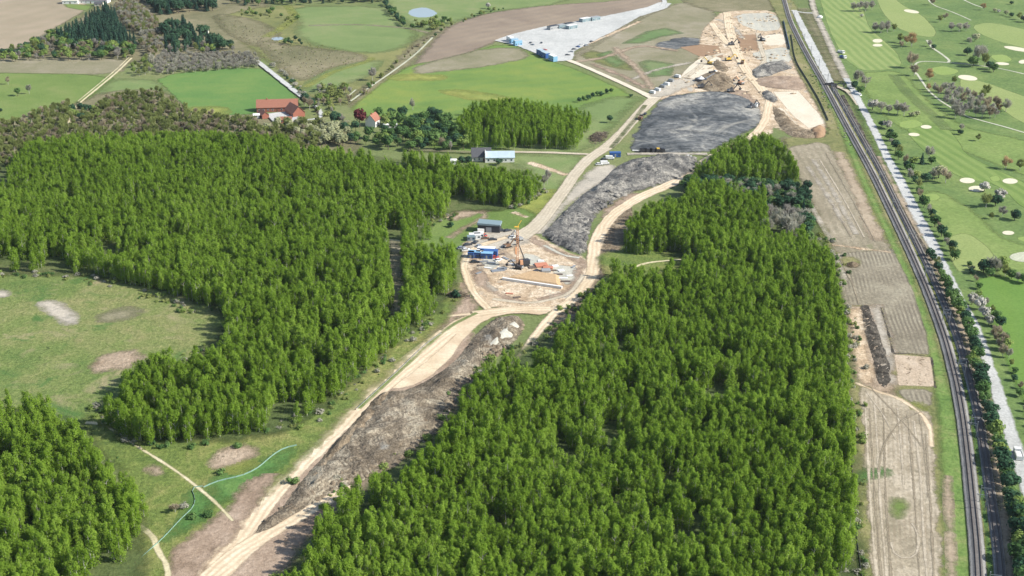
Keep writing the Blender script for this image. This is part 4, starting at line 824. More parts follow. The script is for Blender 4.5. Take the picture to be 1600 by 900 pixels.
wood([(205, 98), (225, 86), (240, 92), (240, 116), (214, 122), (194, 118)], ['olive', 'spring', 'violet'], 7, 6, 9, 'olive tree at the upper end of the double field track', 'olive trees at the end of the field track')
wood([(104, 176), (120, 162), (160, 166), (160, 188), (112, 190)], ['spring', 'olive', 'darkround'], 6.5, 6, 9, 'budding green tree at the bend where the field track meets the scrub', 'green clump at the lower end of the field track')
tree('grey', 238, 108, 14, 'tall pale grey leafless tree at the left end of the long hedge', wide=.8)
tree('brown', 13, 132, 7, 'small bare tree alone in the green pasture at the left edge')
tree('round', 28, 150, 7, 'dark green bush tree in the left pasture, darker of the adjoining pair'); tree('grey', 46, 147, 8, 'pale grey leafless tree in the left pasture, joined to a dark green one')
tree('darkbush', 2, 174, 3, 'low dark bush at the left edge below the pasture trees')
wood([(445, 70), (440, 62), (462, 56), (476, 66), (470, 72)], ['darkround', 'round'], 6, 4, 6, 'dark round tree crowding the small second pond', 'trees around the small pond')
wood([(548, 160), (566, 140), (640, 74), (694, 38), (704, 40), (650, 86), (600, 124), (566, 156)], ['brown', 'brownb', 'oliveb', 'round', 'olive'], 8, 3, 6, 'low brown and olive shrub of the hedgerow beside the long field track', 'hedgerow beside the long field track')
wood([(700, 36), (760, 14), (800, 6), (800, 12), (764, 22), (704, 44)], ['olive', 'oliveb', 'round'], 8, 3, 6, 'shrub of the hedge above the brown ploughed field', 'hedge above the ploughed field')
tree('violet', 582, 126, 12, 'grey violet leafless tree standing apart beside the long field track')
tree('blossom', 763, 14, 7, 'pale blossoming tree above the brown ploughed field')
wood([(412, 90), (426, 96), (462, 126), (490, 158), (484, 160), (450, 132)], ['greyb', 'bush', 'darkbush'], 5, 2.5, 4, 'roadside bush along the right side of the pale concrete road', 'bushes along the concrete road')
wood([(474, 160), (500, 132), (548, 130), (560, 150), (520, 185), (488, 178)], ['brown', 'oliveb', 'spring', 'grey', 'oliveb'], 7, 4, 7, 'small budding tree on the rough slope above the farm drive', 'budding trees above the farm drive')
wood([(470, 150), (486, 150), (492, 172), (476, 176)], ['darkround', 'brown'], 6, 6, 9, 'dark tree between the farmhouse and the concrete road', 'trees between farm and concrete road')
wood([(440, 30), (462, 14), (470, 26), (448, 44)], ['oliveb', 'olive', 'bush'], 10, 3, 5, 'low shrub beside the curving yellow grass path', 'shrubs by the curving yellow path')
wood([(370, 14), (440, 12), (440, 30), (380, 30)], ['round', 'olive', 'bush', 'spring'], 12, 4, 7, 'scattered green tree on the far olive heath', 'scattered trees on the far olive heath')

hv = tree('violet', 250, 112, 6, 'violet grey leafless tree at the left end of the long hedge'); hv2 = tree('grey', 396, 102, 6, 'grey leafless tree at the right end of the long hedge by the concrete road')
# masses nobody could count: instanced from trees that stand in the scene
scr = [tree('brown', 60, 200, 6, 'bare brown tree at the left end of the scrub wood'), tree('olive', 88, 186, 6, 'olive budding tree at the rim of the scrub wood below the pasture'), tree('grey', 200, 150, 6, 'pale grey tree topping the scrub wood below the rough pasture'),
       tree('brownb', 288, 175, 4, 'low brown bush at the scrub rim near the flower patch'), tree('oliveb', 330, 184, 4, 'low olive bush between scrub and crop field'), tree('greyb', 255, 160, 4, 'grey bush on the upper rim of the scrub wood'),
       tree('palewillow', 520, 222, 8, 'pale yellow willow with the roundest crown beside the lane', wide=1.1), tree('bush', 350, 186, 4, 'green bush left of the farmhouse')]
def mass(name, outline, spacing, h0, h1, protos_, label, cat, excl=(), top=.7):
    X, Y, H, bx, by = scatter(outline, spacing, 1, 1, excl, .5, jit=.45, gaps=0, top=0)
    n = len(X); H = rng.uniform(h0, h1, n)
    tx, ty = P(X, Y, H * 6 * top); ok = inpoly(tx, ty, np.array(outline, float)); return instanced(name, X[ok], Y[ok], H[ok], protos_, 1.0, label, cat)
mass('bare_scrub', [(-60, 206), (30, 186), (66, 170), (108, 158), (118, 190), (150, 168), (170, 150), (246, 138), (262, 150), (284, 166), (320, 176), (400, 188), (402, 196), (476, 198), (500, 200), (500, 240), (300, 232), (60, 236), (20, 262), (-60, 292)], 3.3, .35, .85, [scr[0], scr[1], scr[1], scr[4], scr[4], scr[1], scr[7]],
     'mass of leafless brown and olive scrub behind the left plantation', 'scrub')
mass('young_bare_wood', [(178, 8), (206, -8), (222, 10), (246, 30), (258, 70), (240, 92), (216, 74), (222, 56), (198, 46), (188, 30)], 3.6, .45, .9, [scr[0], scr[2], scr[1]], 'bare brown young wood between the two dark conifer woods', 'scrub')
mass('heath_scrub', [(330, 26), (372, 30), (440, 50), (560, 84), (572, 96), (520, 104), (480, 126), (440, 112), (404, 86), (368, 58)], 5.5, .12, .38, [scr[3], scr[4], scr[5], scr[3]], 'low brown scrub covering the far heath', 'scrub')
mass('long_hedge', [(240, 104), (248, 84), (300, 84), (396, 82), (406, 92), (404, 106), (300, 114), (246, 118)], 3.6, .35, .6, [hv, hv2], 'long leafless violet grey hedge above the bright crop field', 'hedge', top=.8)
mass('willow_thicket', [(405, 196), (440, 192), (500, 190), (535, 196), (548, 212), (545, 228), (520, 232), (480, 226), (466, 214), (410, 206)], 5.0, .5, .95, [scr[6], scr[6], scr[1]], 'pale yellow willow thicket between farmhouse and plantation', 'thicket', top=.5)

# --- gardens around the white house and the long barn
GARD = [('darkround', 524, 196, 11, 'tall dark tree at the left end of the white house garden'), ('violet', 534, 196, 9, 'grey leafless tree beside the tall dark tree left of the copper beech'), ('darkround', 538, 206, 8, 'dark round tree just below the grey leafless garden tree'),
        ('copper', 562, 199, 14, 'dark red copper beech left of the white house'), ('darkround', 556, 205, 8, 'dark tree at the foot of the copper beech'), ('round', 545, 212, 7, 'green hedge tree running down from the garden corner'),
        ('round', 558, 220, 7, 'green hedge tree below the copper beech'), ('round', 572, 226, 7, 'green tree below and left of the white house'), ('round', 588, 230, 7, 'green tree straight below the white house'),
        ('spring', 604, 194, 9, 'bright spring green tree right behind the white house'), ('round', 592, 185, 9, 'green tree behind the white house roof'), ('round', 625, 196, 10, 'round green tree right of the white car shed'), ('darkround', 630, 186, 10, 'dark tree behind the row right of the white house'),
        ('darkround', 612, 184, 8, 'dark tree in the back row behind the spring green tree'), ('round', 640, 200, 9, 'green tree in the middle of the garden belt'), ('grey', 645, 172, 9, 'tall pale leafless tree behind the garden belt at the meadow edge'),
        ('darkround', 675, 186, 10, 'dark conical tree standing above the garden belt'), ('darkround', 684, 188, 9, 'dark tree right of the conical one at the meadow edge'), ('round', 700, 195, 10, 'green tree where the garden belt meets the middle plantation'),
        ('round', 700, 208, 9, 'green tree below the belt by the middle plantation'), ('darkround', 692, 218, 9, 'dark tree above the brown leafless tree'), ('brown', 690, 234, 9, 'wide brown leafless tree left of the long barn'), 
        ('spring', 724, 234, 11, 'round bright green tree above the long barn'), ('round', 660, 214, 8, 'green tree in the garden belt above the lane'), ('round', 640, 222, 8, 'green tree by the lane left of the brown tree'), ('round', 620, 216, 8, 'green tree in the lower garden belt'),
        ('spring', 668, 226, 7, 'light green tree left of the wide brown tree'), ('darkround', 660, 236, 6, 'small dark tree at the lane left of the brown tree'), ('violet', 704, 236, 7, 'grey leafless tree between the brown tree and the barn'), ('darkbush', 700, 252, 4, 'small dark conifer bush left of the barn'),
        ('darkbush', 722, 254, 5, 'dark bush at the left gable of the barn'), ('darkbush', 733, 254, 5, 'second dark bush at the left gable of the barn'), ('darkbush', 780, 258, 5, 'dark bush below the pale metal roof'), ('round', 605, 226, 6, 'low green tree below the car shed'),
        ('round', 652, 192, 8, 'green tree at the back of the garden belt'), ('darkround', 668, 202, 8, 'dark tree mid garden belt above the light green one')]
for k, x, y, h, lb in GARD:
    if h: tree(k, x, y, h, lb)
wood([(598, 176), (650, 178), (700, 186), (742, 200), (742, 232), (690, 238), (610, 236), (580, 232), (556, 222), (540, 205), (600, 205)], ['round', 'round', 'spring', 'darkround', 'round'], 8.0, 7, 10.5, 'green tree of the dense garden belt between white house and middle plantation', 'garden belt right of the white house', top=.5)
wood([(536, 206), (546, 206), (566, 226), (600, 240), (640, 250), (620, 252), (580, 240), (548, 224)], ['darkround', 'round'], 6.0, 5, 8, 'dark tree of the shady hedge running down from the garden corner', 'shady hedge below the garden')
for i, (x, y) in enumerate([(905, 160), (912, 158), (919, 156), (926, 153), (933, 151), (940, 150), (948, 147), (955, 146)]):
    tree(['darkround', 'round', 'darkbush'][i % 3], x, y, 4.5, 'small dark tree of the short row at the corner of the big meadow', 'short tree row at the meadow corner')
tree('darkround', 953, 192, 6, 'dark round tree beside the brush pile by the gravel road'); tree('darkbush', 986, 152, 3, 'dark bush at the gravel road junction'); tree('darkbush', 703, 355, 4, 'dark bush alone on the grass above the round site')
tree('violet', 855, 288, 10, 'violet leafless tree at the right end of the plantation strip', wide=.8); tree('grey', 850, 292, 8, 'grey leafless tree at the right end of the plantation strip')
for x, y, k, lb in ((1214, 362, 'grey', 'pale grey leafless tree in the gap of the right plantation, leftmost'), (1228, 368, 'grey', 'pale grey leafless tree in the middle of the plantation gap'), (1242, 366, 'grey', 'pale grey leafless tree at the right of the plantation gap'),
                    (1196, 374, 'grey', 'pale grey leafless tree at the lower left of the plantation gap'), (1236, 380, 'grey', 'pale grey leafless tree at the lower right of the plantation gap'), (1204, 352, 'violet', 'violet leafless tree behind the grey ones in the plantation gap'), (1230, 352, 'violet', 'violet leafless tree at the back of the plantation gap'), (1256, 362, 'conifer', 'dark conifer closing the right end of the plantation gap'), (1254, 340, 'conifer', 'dark conifer behind the one at the right end of the plantation gap')):
    tree(k, x, y, 13 if k != 'conifer' else 11, lb, wide=1.15)
for x, y in ((1080, 300), (1095, 302), (1110, 301), (1128, 304), (1145, 305), (1162, 306), (1180, 308), (1196, 310), (1212, 312), (1228, 312), (1074, 308), (1086, 310), (1102, 311), (1118, 312), (1134, 313), (1152, 315), (1170, 317), (1184, 320), (1090, 295), (1120, 296), (1150, 298), (1176, 299), (1204, 300), (1236, 302), (1250, 308), (1194, 326), (1200, 334), (1216, 326), (1240, 324)):  # dark trees added to stand in for the shade of the gap
    tree('darkround', x, y, random.uniform(5, 7.5), 'low dark tree added as shade in the stripe crossing the right plantation', 'dark trees added as shade in the stripe')
wood([(1068, 286), (1180, 290), (1262, 296), (1264, 322), (1190, 326), (1150, 314), (1068, 306)], ['darkround', 'darkround', 'round', 'grey'], 4.8, 6, 9, 'dark tree added as shade in the band that crosses the right plantation', 'dark trees added as shade in the band', top=.1)  # further dark crowns added in place of shade across the band
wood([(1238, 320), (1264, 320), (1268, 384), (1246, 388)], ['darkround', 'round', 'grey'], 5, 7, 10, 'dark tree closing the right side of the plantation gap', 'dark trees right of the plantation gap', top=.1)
tree('brown', 274, 802, 4.5, 'wide brown bush on the meadow near the net fence', wide=1.5); tree('greyb', 288, 796, 3, 'small pale grey bush beside the wide brown bush')
for x, y in ((300, 812), (326, 808), (345, 742), (372, 700), (300, 702), (322, 696), (236, 696), (262, 700)):
    tree('bush', x, y, 3, 'low green bush on the roadside meadow below the left plantation', 'green bushes on the roadside meadow')
tree('bush', 456, 757, 3.5, 'single green bush on bare earth beside the haul road', wide=1.3)
tree('darkbush', 713, 466, 5, 'dark bush on brown earth left of the round site')
for x, y in ((730, 610), (725, 628), (748, 598), (768, 566), (600, 735), (640, 715), (668, 690), (690, 660)):
    tree('springb', x, y, 3.5, 'young light green bush between the spoil ridge and the right plantation', 'bushes on the plantation fringe')

# --- golf course and railway side trees: (kind, px, py, height, label)
GOLF = [('grey', 1333, 19, 9, 'grey leafless tree at the left of the top fairway clump'), ('violet', 1342, 19, 10, 'violet leafless tree second in the top fairway clump'), ('grey', 1352, 19, 10, 'grey leafless tree third in the top fairway clump'), ('violet', 1362, 17, 9, 'violet leafless tree at the right of the top fairway clump'),
 ('blossom', 1346, 28, 3.5, 'small whitish round tree just below the top fairway clump'), ('violet', 1367, 52, 9, 'violet leafless tree at the left above the twin bunkers'), ('grey', 1376, 53, 10, 'grey leafless tree in the middle above the twin bunkers'), ('violet', 1386, 52, 10, 'violet leafless tree right above the twin bunkers'), ('olive', 1396, 50, 7, 'olive budding tree at the right above the twin bunkers'),
 ('olive', 1406, 68, 8, 'olive budding tree between the twin bunkers and the orange tree'), ('orange', 1424, 74, 11, 'bright orange budding tree right of the striped fairway'), ('orange', 1416, 70, 7, 'small orange tree left of the bright orange one'), ('brown', 1408, 76, 6, 'brown leafless tree at the end of the striped fairway'),
 ('brown', 1424, 108, 12, 'tall brown tree at the bend of the curved cart path'), ('brown', 1428, 120, 9, 'brown tree just below the bend of the cart path'), ('darkround', 1458, 78, 4.5, 'small dark tree on the short white path'), ('grey', 1452, 74, 6, 'grey tree above the short white path'),
 ('brown', 1476, 32, 7, 'brown leafless tree below the upper cart path'), ('olive', 1468, 36, 7, 'olive tree left below the upper cart path'), ('violet', 1486, 50, 8, 'violet tree at the left of the small fairway group'), ('grey', 1498, 51, 8, 'grey tree in the middle of the small fairway group'), ('violet', 1509, 50, 8, 'violet tree at the right of the small fairway group'),
 ('orange', 1536, 17, 7, 'reddish tree at the end of the topmost cart path'), ('brown', 1456, 9, 7, 'pinkish brown tree on the upper cart path at the top edge'), ('darkround', 1580, 8, 4, 'tiny dark conifer near the top right corner'),
 ('palewillow', 1554, 20, 4, 'pale bush at the left of the top right tree row'), ('blossom', 1560, 21, 3.5, 'white bush second in the top right tree row'), ('palewillow', 1572, 25, 5, 'pale tree in the middle of the top right tree row'), ('darkround', 1580, 28, 5, 'dark tree in the top right tree row'), ('olive', 1592, 32, 7, 'olive tree right of the top right row'), ('darkround', 1600, 36, 7, 'dark tree cut by the right edge near the top'),
 ('palewillow', 1523, 66, 7, 'whitish tree behind the big grey green crown'), ('grey', 1514, 70, 6, 'small grey tree left behind the big crown'), ('darkround', 1511, 88, 7, 'dark low tree left of the big grey green crown'), ('grey', 1528, 102, 15, 'big grey green tree, widest crown on the golf course'), ('round', 1520, 106, 9, 'dark green tree at the foot of the big grey crown'), ('olive', 1538, 104, 10, 'olive tree leaning on the big grey crown'), ('round', 1552, 114, 7, 'green tree right of the big grey crown'), ('darkround', 1546, 110, 7, 'dark tree between the big crown and the green one'),
 ('orange', 1452, 128, 9, 'orange tan tree at the upper end of the brown copse'), ('orange', 1450, 142, 5, 'low orange tree below the tan one on the cart path'), ('grey', 1461, 146, 7, 'grey tree on the cart path at the start of the brown copse'), ('olive', 1490, 132, 6, 'small dark olive tree above the brown copse'),
 ('grey', 1571, 176, 9, 'thin grey tree standing alone right of the brown copse'), ('olive', 1540, 152, 9, 'thin olive tree at the upper right of the brown copse'), ('orange', 1560, 176, 6, 'orange shrub at the right end of the brown copse'),
 ('grey', 1340, 132, 10, 'round grey tree right of the pale road junction'), ('violet', 1352, 138, 9, 'violet tree right of the round grey one'), ('darkround', 1334, 140, 6, 'dark tree at the pale road junction'), ('round', 1344, 148, 6, 'green tree below the round grey one'),
 ('blossom', 1363, 174, 8, 'pale blossoming tree beside the upper white road'), ('grey', 1376, 178, 8, 'grey tree right of the pale blossoming one'), ('grey', 1388, 180, 7, 'light grey tree left of the middle pair'), ('grey', 1402, 180, 9, 'grey tree in the row above the oval bunkers'), ('violet', 1412, 182, 9, 'violet tree in the row above the oval bunkers'), 
 ('palewillow', 1432, 183, 4, 'low pale shrub right of the row above the oval bunkers'), ('palewillow', 1424, 184, 4, 'low pale shrub left end above the oval bunkers'), ('blossom', 1386, 203, 6, 'white blossoming tree by the white road above the bunker pair'), ('round', 1394, 222, 6, 'green tree by the white road below the blossoming one'), ('darkround', 1378, 200, 5, 'dark tree touching the white road by the blossom'),
 ('darkround', 1500, 212, 4, 'dark small tree at the fairway corner'), ('olive', 1528, 222, 5, 'thin olive tree below the fairway corner'), ('grey', 1502, 206, 5, 'small grey tree at the fairway corner'),
 ('conifer', 1440, 258, 7, 'dark pointed conifer near the white road'), ('springb', 1428, 256, 4, 'light green bush left of the pointed conifer'), ('grey', 1451, 250, 8, 'grey tree right behind the pointed conifer'), ('round', 1455, 258, 5, 'green tree right of the pointed conifer'),
 ('palewillow', 1466, 280, 8, 'pale round crown below the pointed conifer'), ('grey', 1458, 282, 7, 'grey crown left of the pale round one'), ('brown', 1477, 288, 9, 'brown tree right of the pale round crown'), ('darkround', 1446, 286, 6, 'dark green tree left of the pale round crown'), ('springb', 1430, 278, 4, 'light green bush left of the dark green tree'),
 ('blossom', 1537, 301, 6, 'white blossoming tree overhanging the bunker'), ('olive', 1540, 326, 8, 'yellow olive tree below the bunker'), ('darkround', 1555, 324, 7, 'dark egg shaped tree right of the yellow olive one'), ('blossom', 1561, 316, 7, 'white blossoming tree behind the dark egg shaped one'),
 ('violet', 1566, 340, 6, 'violet shrub below the dark egg shaped tree'), ('darkround', 1585, 346, 6, 'dark crooked tree near the right edge'), ('olive', 1548, 344, 4, 'low olive bush below the yellow olive tree'), ('orange', 1571, 266, 8, 'thin orange tree above the right oval bunker'), ('olive', 1593, 268, 7, 'thin dark tree above the right oval bunker'),
 ('darkround', 1536, 428, 7, 'dark tree at the left end of the golf hedge'), ('grey', 1552, 431, 9, 'big grey crown in the golf hedge'), ('round', 1545, 434, 5, 'green bush at the foot of the grey crown'), ('spring', 1563, 424, 7, 'light crown behind the golf hedge'), ('olive', 1570, 434, 6, 'olive crown right of the big grey one'), ('round', 1580, 438, 5, 'green bush towards the right end of the golf hedge'), ('grey', 1590, 442, 5, 'grey bush near the right end of the golf hedge'), ('round', 1600, 445, 5, 'green bush cut by the right edge in the golf hedge'), ('palewillow', 1517, 424, 3, 'small pale bush left of the golf hedge'),
 ('olive', 1535, 158, 8, 'olive tree inside the upper rim of the brown copse')]
for k, x, y, h, lb in GOLF:
    if h: tree(k, x, y, h * 1.22, lb, wide=1.2)
for x, y in [(1466, 152), (1474, 146), (1480, 156), (1486, 148), (1492, 160), (1498, 152), (1504, 164), (1510, 155), (1516, 168), (1520, 160), (1526, 172), (1532, 164), (1538, 176), (1544, 168), (1550, 180), (1556, 172), (1478, 166), (1488, 172), (1496, 176), (1504, 182), (1500, 188), (1514, 178), (1524, 184), (1534, 186), (1546, 187), (1554, 186), (1492, 186)]:
    tree(random.choice(['violet', 'brown', 'grey', 'violet']), x, y, random.uniform(9, 12), 'leafless tree of the dense brown violet copse beside the long cart path', 'brown violet copse', wide=1.05)
# hedge between upper white road and golf course
RIGHTROAD = [(1345, 165), (1366, 205), (1385, 246), (1408, 288), (1430, 336), (1452, 376), (1466, 402), (1482, 432), (1494, 462), (1510, 490), (1524, 515), (1540, 560), (1550, 590), (1566, 640), (1576, 670), (1588, 712), (1600, 745)]
rr_ = np.array(RIGHTROAD, float)
def along(y): return np.interp(y, rr_[:, 1], rr_[:, 0])
for i, y in enumerate(np.arange(214, 412, 7.5)):
    k = ['darkround', 'round', 'grey', 'darkround', 'olive', 'round', 'brown'][i % 7]
    tree(k, along(y) + 14 + random.uniform(-1, 6) + (y - 200) * .03, y, random.uniform(5.5, 8.5), 'tree of the hedge between the white road and the golf course', 'hedge along the right side of the white road')
for i, y in enumerate(np.arange(418, 760, 12)):
    k = ['round', 'darkround', 'brown', 'round', 'spring', 'grey', 'olive'][i % 7]
    tree(k, along(y) + 32 + random.uniform(0, 8), y, random.uniform(3.5, 5.0) + (2 if 500 < y < 570 else 0), 'tree on the golf side of the lower white road', 'trees on the golf side of the lower white road')
for i, (x, y, k, h) in enumerate([(1514, 478, 'blossom', 7), (1526, 486, 'blossom', 7.5), (1534, 500, 'blossom', 7.5), (1541, 510, 'blossom', 6)]):
    tree(k, x + 4, y, h, ['whitish blossoming tree, uppermost of the blossom row beside the turf field', 'whitish blossoming tree, second of the blossom row from above', 'whitish blossoming tree, third of the blossom row from above', 'whitish blossoming tree, lowest of the blossom row'][i], 'blossom row beside the turf field')
for x, y in ((1556, 538), (1562, 548), (1566, 560), (1552, 530), (1568, 540)):
    tree('brown', x, y, 7, 'brown leafless tree below the blossom row beside the turf field', 'brown trees below the blossom row')
# dense belt between railway and lower white road
def along_r(y): return np.interp(y, [p[1] for p in RAIL_R], [p[0] for p in RAIL_R])
y = 402.0; i = 0
while y < 960:
    x0, x1 = along_r(y) + 20 + (y - 400) * .016, (along(y) if y < 745 else 1600 + (y - 745) * .35) - (17 if y < 570 else 31)
    n = max(1, int((x1 - x0) / 12) + 1)
    for j in range(n):
        if y < 455 and j and random.random() < .4: continue
        x = x0 + (x1 - x0) * (j + random.uniform(.2, .8)) / n
        sc_h = np.interp(y, [400, 460, 500, 560, 700, 900], [6, 7, 8, 7, 7.5, 8.5])
        k = random.choice(['round', 'darkround', 'darkround', 'spring', 'round'] if y > 450 else ['olive', 'round', 'darkround', 'grey'])
        tree(k, x, y + random.uniform(-2, 2), sc_h * random.uniform(.75, 1.15), 'leafy tree of the dense belt between the railway and the lower white road', 'dense tree belt beside the railway', wide=1.1)
    y += 7.5 + (y - 400) * .013; i += 1


# --- undergrowth along the plantation edges and tufts on the open ground
ug = [tree('springb', 470, 672, 2.6, 'light green sapling bush at the edge of the left plantation near the haul road'), tree('bush', 520, 634, 2.4, 'green sapling bush at the edge of the left plantation higher up the haul road'), tree('oliveb', 566, 600, 2.2, 'olive sapling bush between fence and left plantation'), tree('greyb', 500, 660, 2.0, 'grey sapling bush at the edge of the left plantation')]
edges = [[(712, 440), (692, 478), (655, 512), (610, 548), (560, 596), (520, 628), (470, 662), (420, 678), (330, 688), (240, 700), (192, 690), (165, 664)], [(165, 664), (158, 640), (340, 540), (344, 505), (250, 470), (150, 436), (80, 432), (-60, 432)],
         [(205, 860), (216, 838), (232, 802), (215, 752), (165, 716)], [(1278, 362), (1300, 395), (1310, 440), (1324, 520), (1331, 640), (1336, 760), (1346, 960)], [(436, 905), (470, 870), (492, 822), (500, 800), (545, 752), (566, 738), (620, 738), (660, 700), (690, 672), (704, 638), (722, 610), (752, 568), (790, 545), (822, 545), (862, 540), (878, 498), (915, 470), (938, 436)],
         [(705, 306), (700, 340), (640, 362), (632, 376), (690, 372), (712, 380)], [(850, 300), (800, 328), (755, 324)]]
def open_fringe(e, spread, dens):
    X, Y = [], []
    w_ = GP(e)
    for a, b in zip(w_[:-1], w_[1:]):
        n = int(np.linalg.norm(b - a) * dens); t = rng.uniform(0, 1, n)[:, None]; p = a + (b - a) * t + rng.normal(size=(n, 2)) * spread; X.append(p[:, 0]); Y.append(p[:, 1])
    return np.concatenate(X), np.concatenate(Y)
fx, fy = zip(*[open_fringe(e, 2.4, .8) for e in edges]); fx, fy = np.concatenate(fx), np.concatenate(fy); k_ = fbm(fx * .06, fy * .06, 2, 77) > .34; fx, fy = fx[k_], fy[k_]
instanced('edge_undergrowth', fx, fy, rng.uniform(.25, 1.0, len(fx)), ug, 1.0, 'ragged fringe of saplings and weeds along the plantation edges', 'undergrowth')
def tufts(name, poly, n, lo_, hi_, label, seed, thr=.5):
    w_ = GP(poly); a, b = w_.min(0), w_.max(0); X = rng.uniform(a[0], b[0], n * 3); Y = rng.uniform(a[1], b[1], n * 3); bx, by = P(X, Y, np.zeros_like(X))
    k = inpoly(bx, by, np.array(poly, float)) & (fbm(X * .05, Y * .05, 3, seed) > thr - .05); X, Y = X[k][:n], Y[k][:n]
    return instanced(name, X, Y, rng.uniform(lo_, hi_, len(X)), ug[1:], 1.0, label, 'tufts')
tufts('clearing_tufts', [(-60, 440), (150, 440), (330, 500), (330, 540), (200, 640), (60, 620), (-60, 610)], 700, .05, .22, 'tufts of coarse grass on the left clearing', 5)
tufts('verge_tufts', [(1340, 640), (1352, 640), (1364, 900), (1342, 900)], 260, .06, .28, 'weeds on the verge right of the right plantation', 6, .3)
tufts('bank_tufts', [(1262, 110), (1280, 110), (1340, 225), (1330, 230), (1300, 205)], 260, .15, .5, 'weeds and low scrub on the bank left of the railway', 7, .3)
tufts('embankment_tufts', [(1226, 30), (1240, 40), (1290, 140), (1300, 160), (1280, 150), (1240, 80)], 300, .15, .55, 'low scrub between the earthworks and the railway', 8, .3)


# --- clods and tipped lumps on the spoil
def clod(px, r, mat, label):
    e = tag(empty('soil_clod', (*G(*px), .3)), label, 'soil lump'); V = []; Fq = []; n = 8; rows = 4
    for i in range(rows + 1):
        a = i / rows * math.pi / 2
        for k in range(n): q = r * random.uniform(.75, 1.25); V.append((q * math.cos(a) * math.cos(2 * math.pi * k / n), q * math.cos(a) * math.sin(2 * math.pi * k / n), q * math.sin(a) * .75 - .2))
    for i in range(rows):
        for k in range(n): Fq.append((i * n + k, i * n + (k + 1) % n, (i + 1) * n + (k + 1) % n, (i + 1) * n + k))
    link('lump', mesh_np('lump', V, Fq, [mat]), e); return e
M['clod_brown'] = soil('clod_brown', [(.13, .10, .07), (.21, .17, .12), (.33, .28, .20)], mid=.5, soft=None, contrast=1.3); M['clod_grey'] = soil('clod_grey', [(.09, .088, .085), (.15, .145, .135), (.30, .285, .25)], mid=.5, soft=None, contrast=1.3); M['clod_sand'] = soil('clod_sand', [(.30, .22, .14), (.42, .33, .22), (.56, .47, .34)], mid=.5, soft=None)
cb = [clod((640, 650), 1, M['clod_brown'], 'brown soil lump in the middle of the lower spoil ridge'), clod((580, 690), 1, M['clod_brown'], 'brown soil lump in the lower half of the spoil ridge')]
cg = [clod((940, 320), 1, M['clod_grey'], 'grey soil lump on the middle of the grey spoil heap'), clod((900, 370), 1, M['clod_grey'], 'grey soil lump on the lower grey spoil heap')]
cs_ = [clod((1130, 120), 1, M['clod_sand'], 'sandy soil lump by the screening plant'), clod((1200, 130), 1, M['clod_sand'], 'sandy soil lump in the far earthworks')]
def clods(name, poly, n, r0, r1, hf, protos_, label, clump=.5, seed=3):
    w_ = GP(poly); a, b = w_.min(0), w_.max(0); X = rng.uniform(a[0], b[0], n * 6); Y = rng.uniform(a[1], b[1], n * 6); sd_ = sdf(X, Y, w_)
    k = (sd_ > 1) & (fbm(X * .07, Y * .07, 3, seed) > clump - .07); X, Y, sd_ = X[k][:n], Y[k][:n], sd_[k][:n]
    return instanced(name, X, Y, r0 + (r1 - r0) * rng.uniform(0, 1, len(X)) ** 2.5, protos_, 1.0, label, 'soil lumps', wj=(.8, 1.5), Z=(hf(X, Y, sd_) if hf else np.zeros(len(X))) + .02)
clods('ridge_clods', [(806, 492), (822, 508), (800, 540), (742, 590), (705, 660), (620, 740), (520, 772), (425, 828), (406, 822), (480, 752), (560, 668), (602, 618), (644, 612), (704, 576), (742, 526), (770, 500)], 1500, .15, 1.5, lambda X, Y, s: rid(X, Y, s, 3.0, 8, .09, 21) * .8, cb, 'brown clods strewn over the lower spoil ridge', .42)
clods('grey_heap_clods', [(985, 250), (1050, 244), (1095, 250), (1058, 280), (985, 302), (928, 340), (914, 402), (855, 376), (868, 344), (940, 284)], 1300, .2, 1.7, lambda X, Y, s: rid(X, Y, s, 4.2, 9, .06, 3) * .8, cg, 'grey clods strewn over the grey spoil heap', .42)
clods('far_site_clods', [(1100, 50), (1130, 20), (1212, 18), (1240, 100), (1262, 138), (1240, 150), (1200, 145), (1150, 150), (1090, 142), (1040, 150), (1060, 126), (1090, 100)], 900, .25, 1.8, None, cs_ + cb[:1], 'sandy lumps and small tipped heaps in the far earthworks', .5)
clods('fringe_clods', [(860, 560), (840, 540), (880, 500), (930, 430), (935, 380), (975, 345), (975, 385), (940, 430), (910, 490)], 300, .15, 1.0, None, cb, 'brown clods and stumps along the right haul track', .4)
clods('site_clods', [(735, 410), (760, 470), (830, 480), (900, 465), (915, 430), (890, 450), (800, 455), (770, 440)], 220, .12, .7, None, cs_ + cb[:1], 'sandy lumps round the edge of the round site', .4)

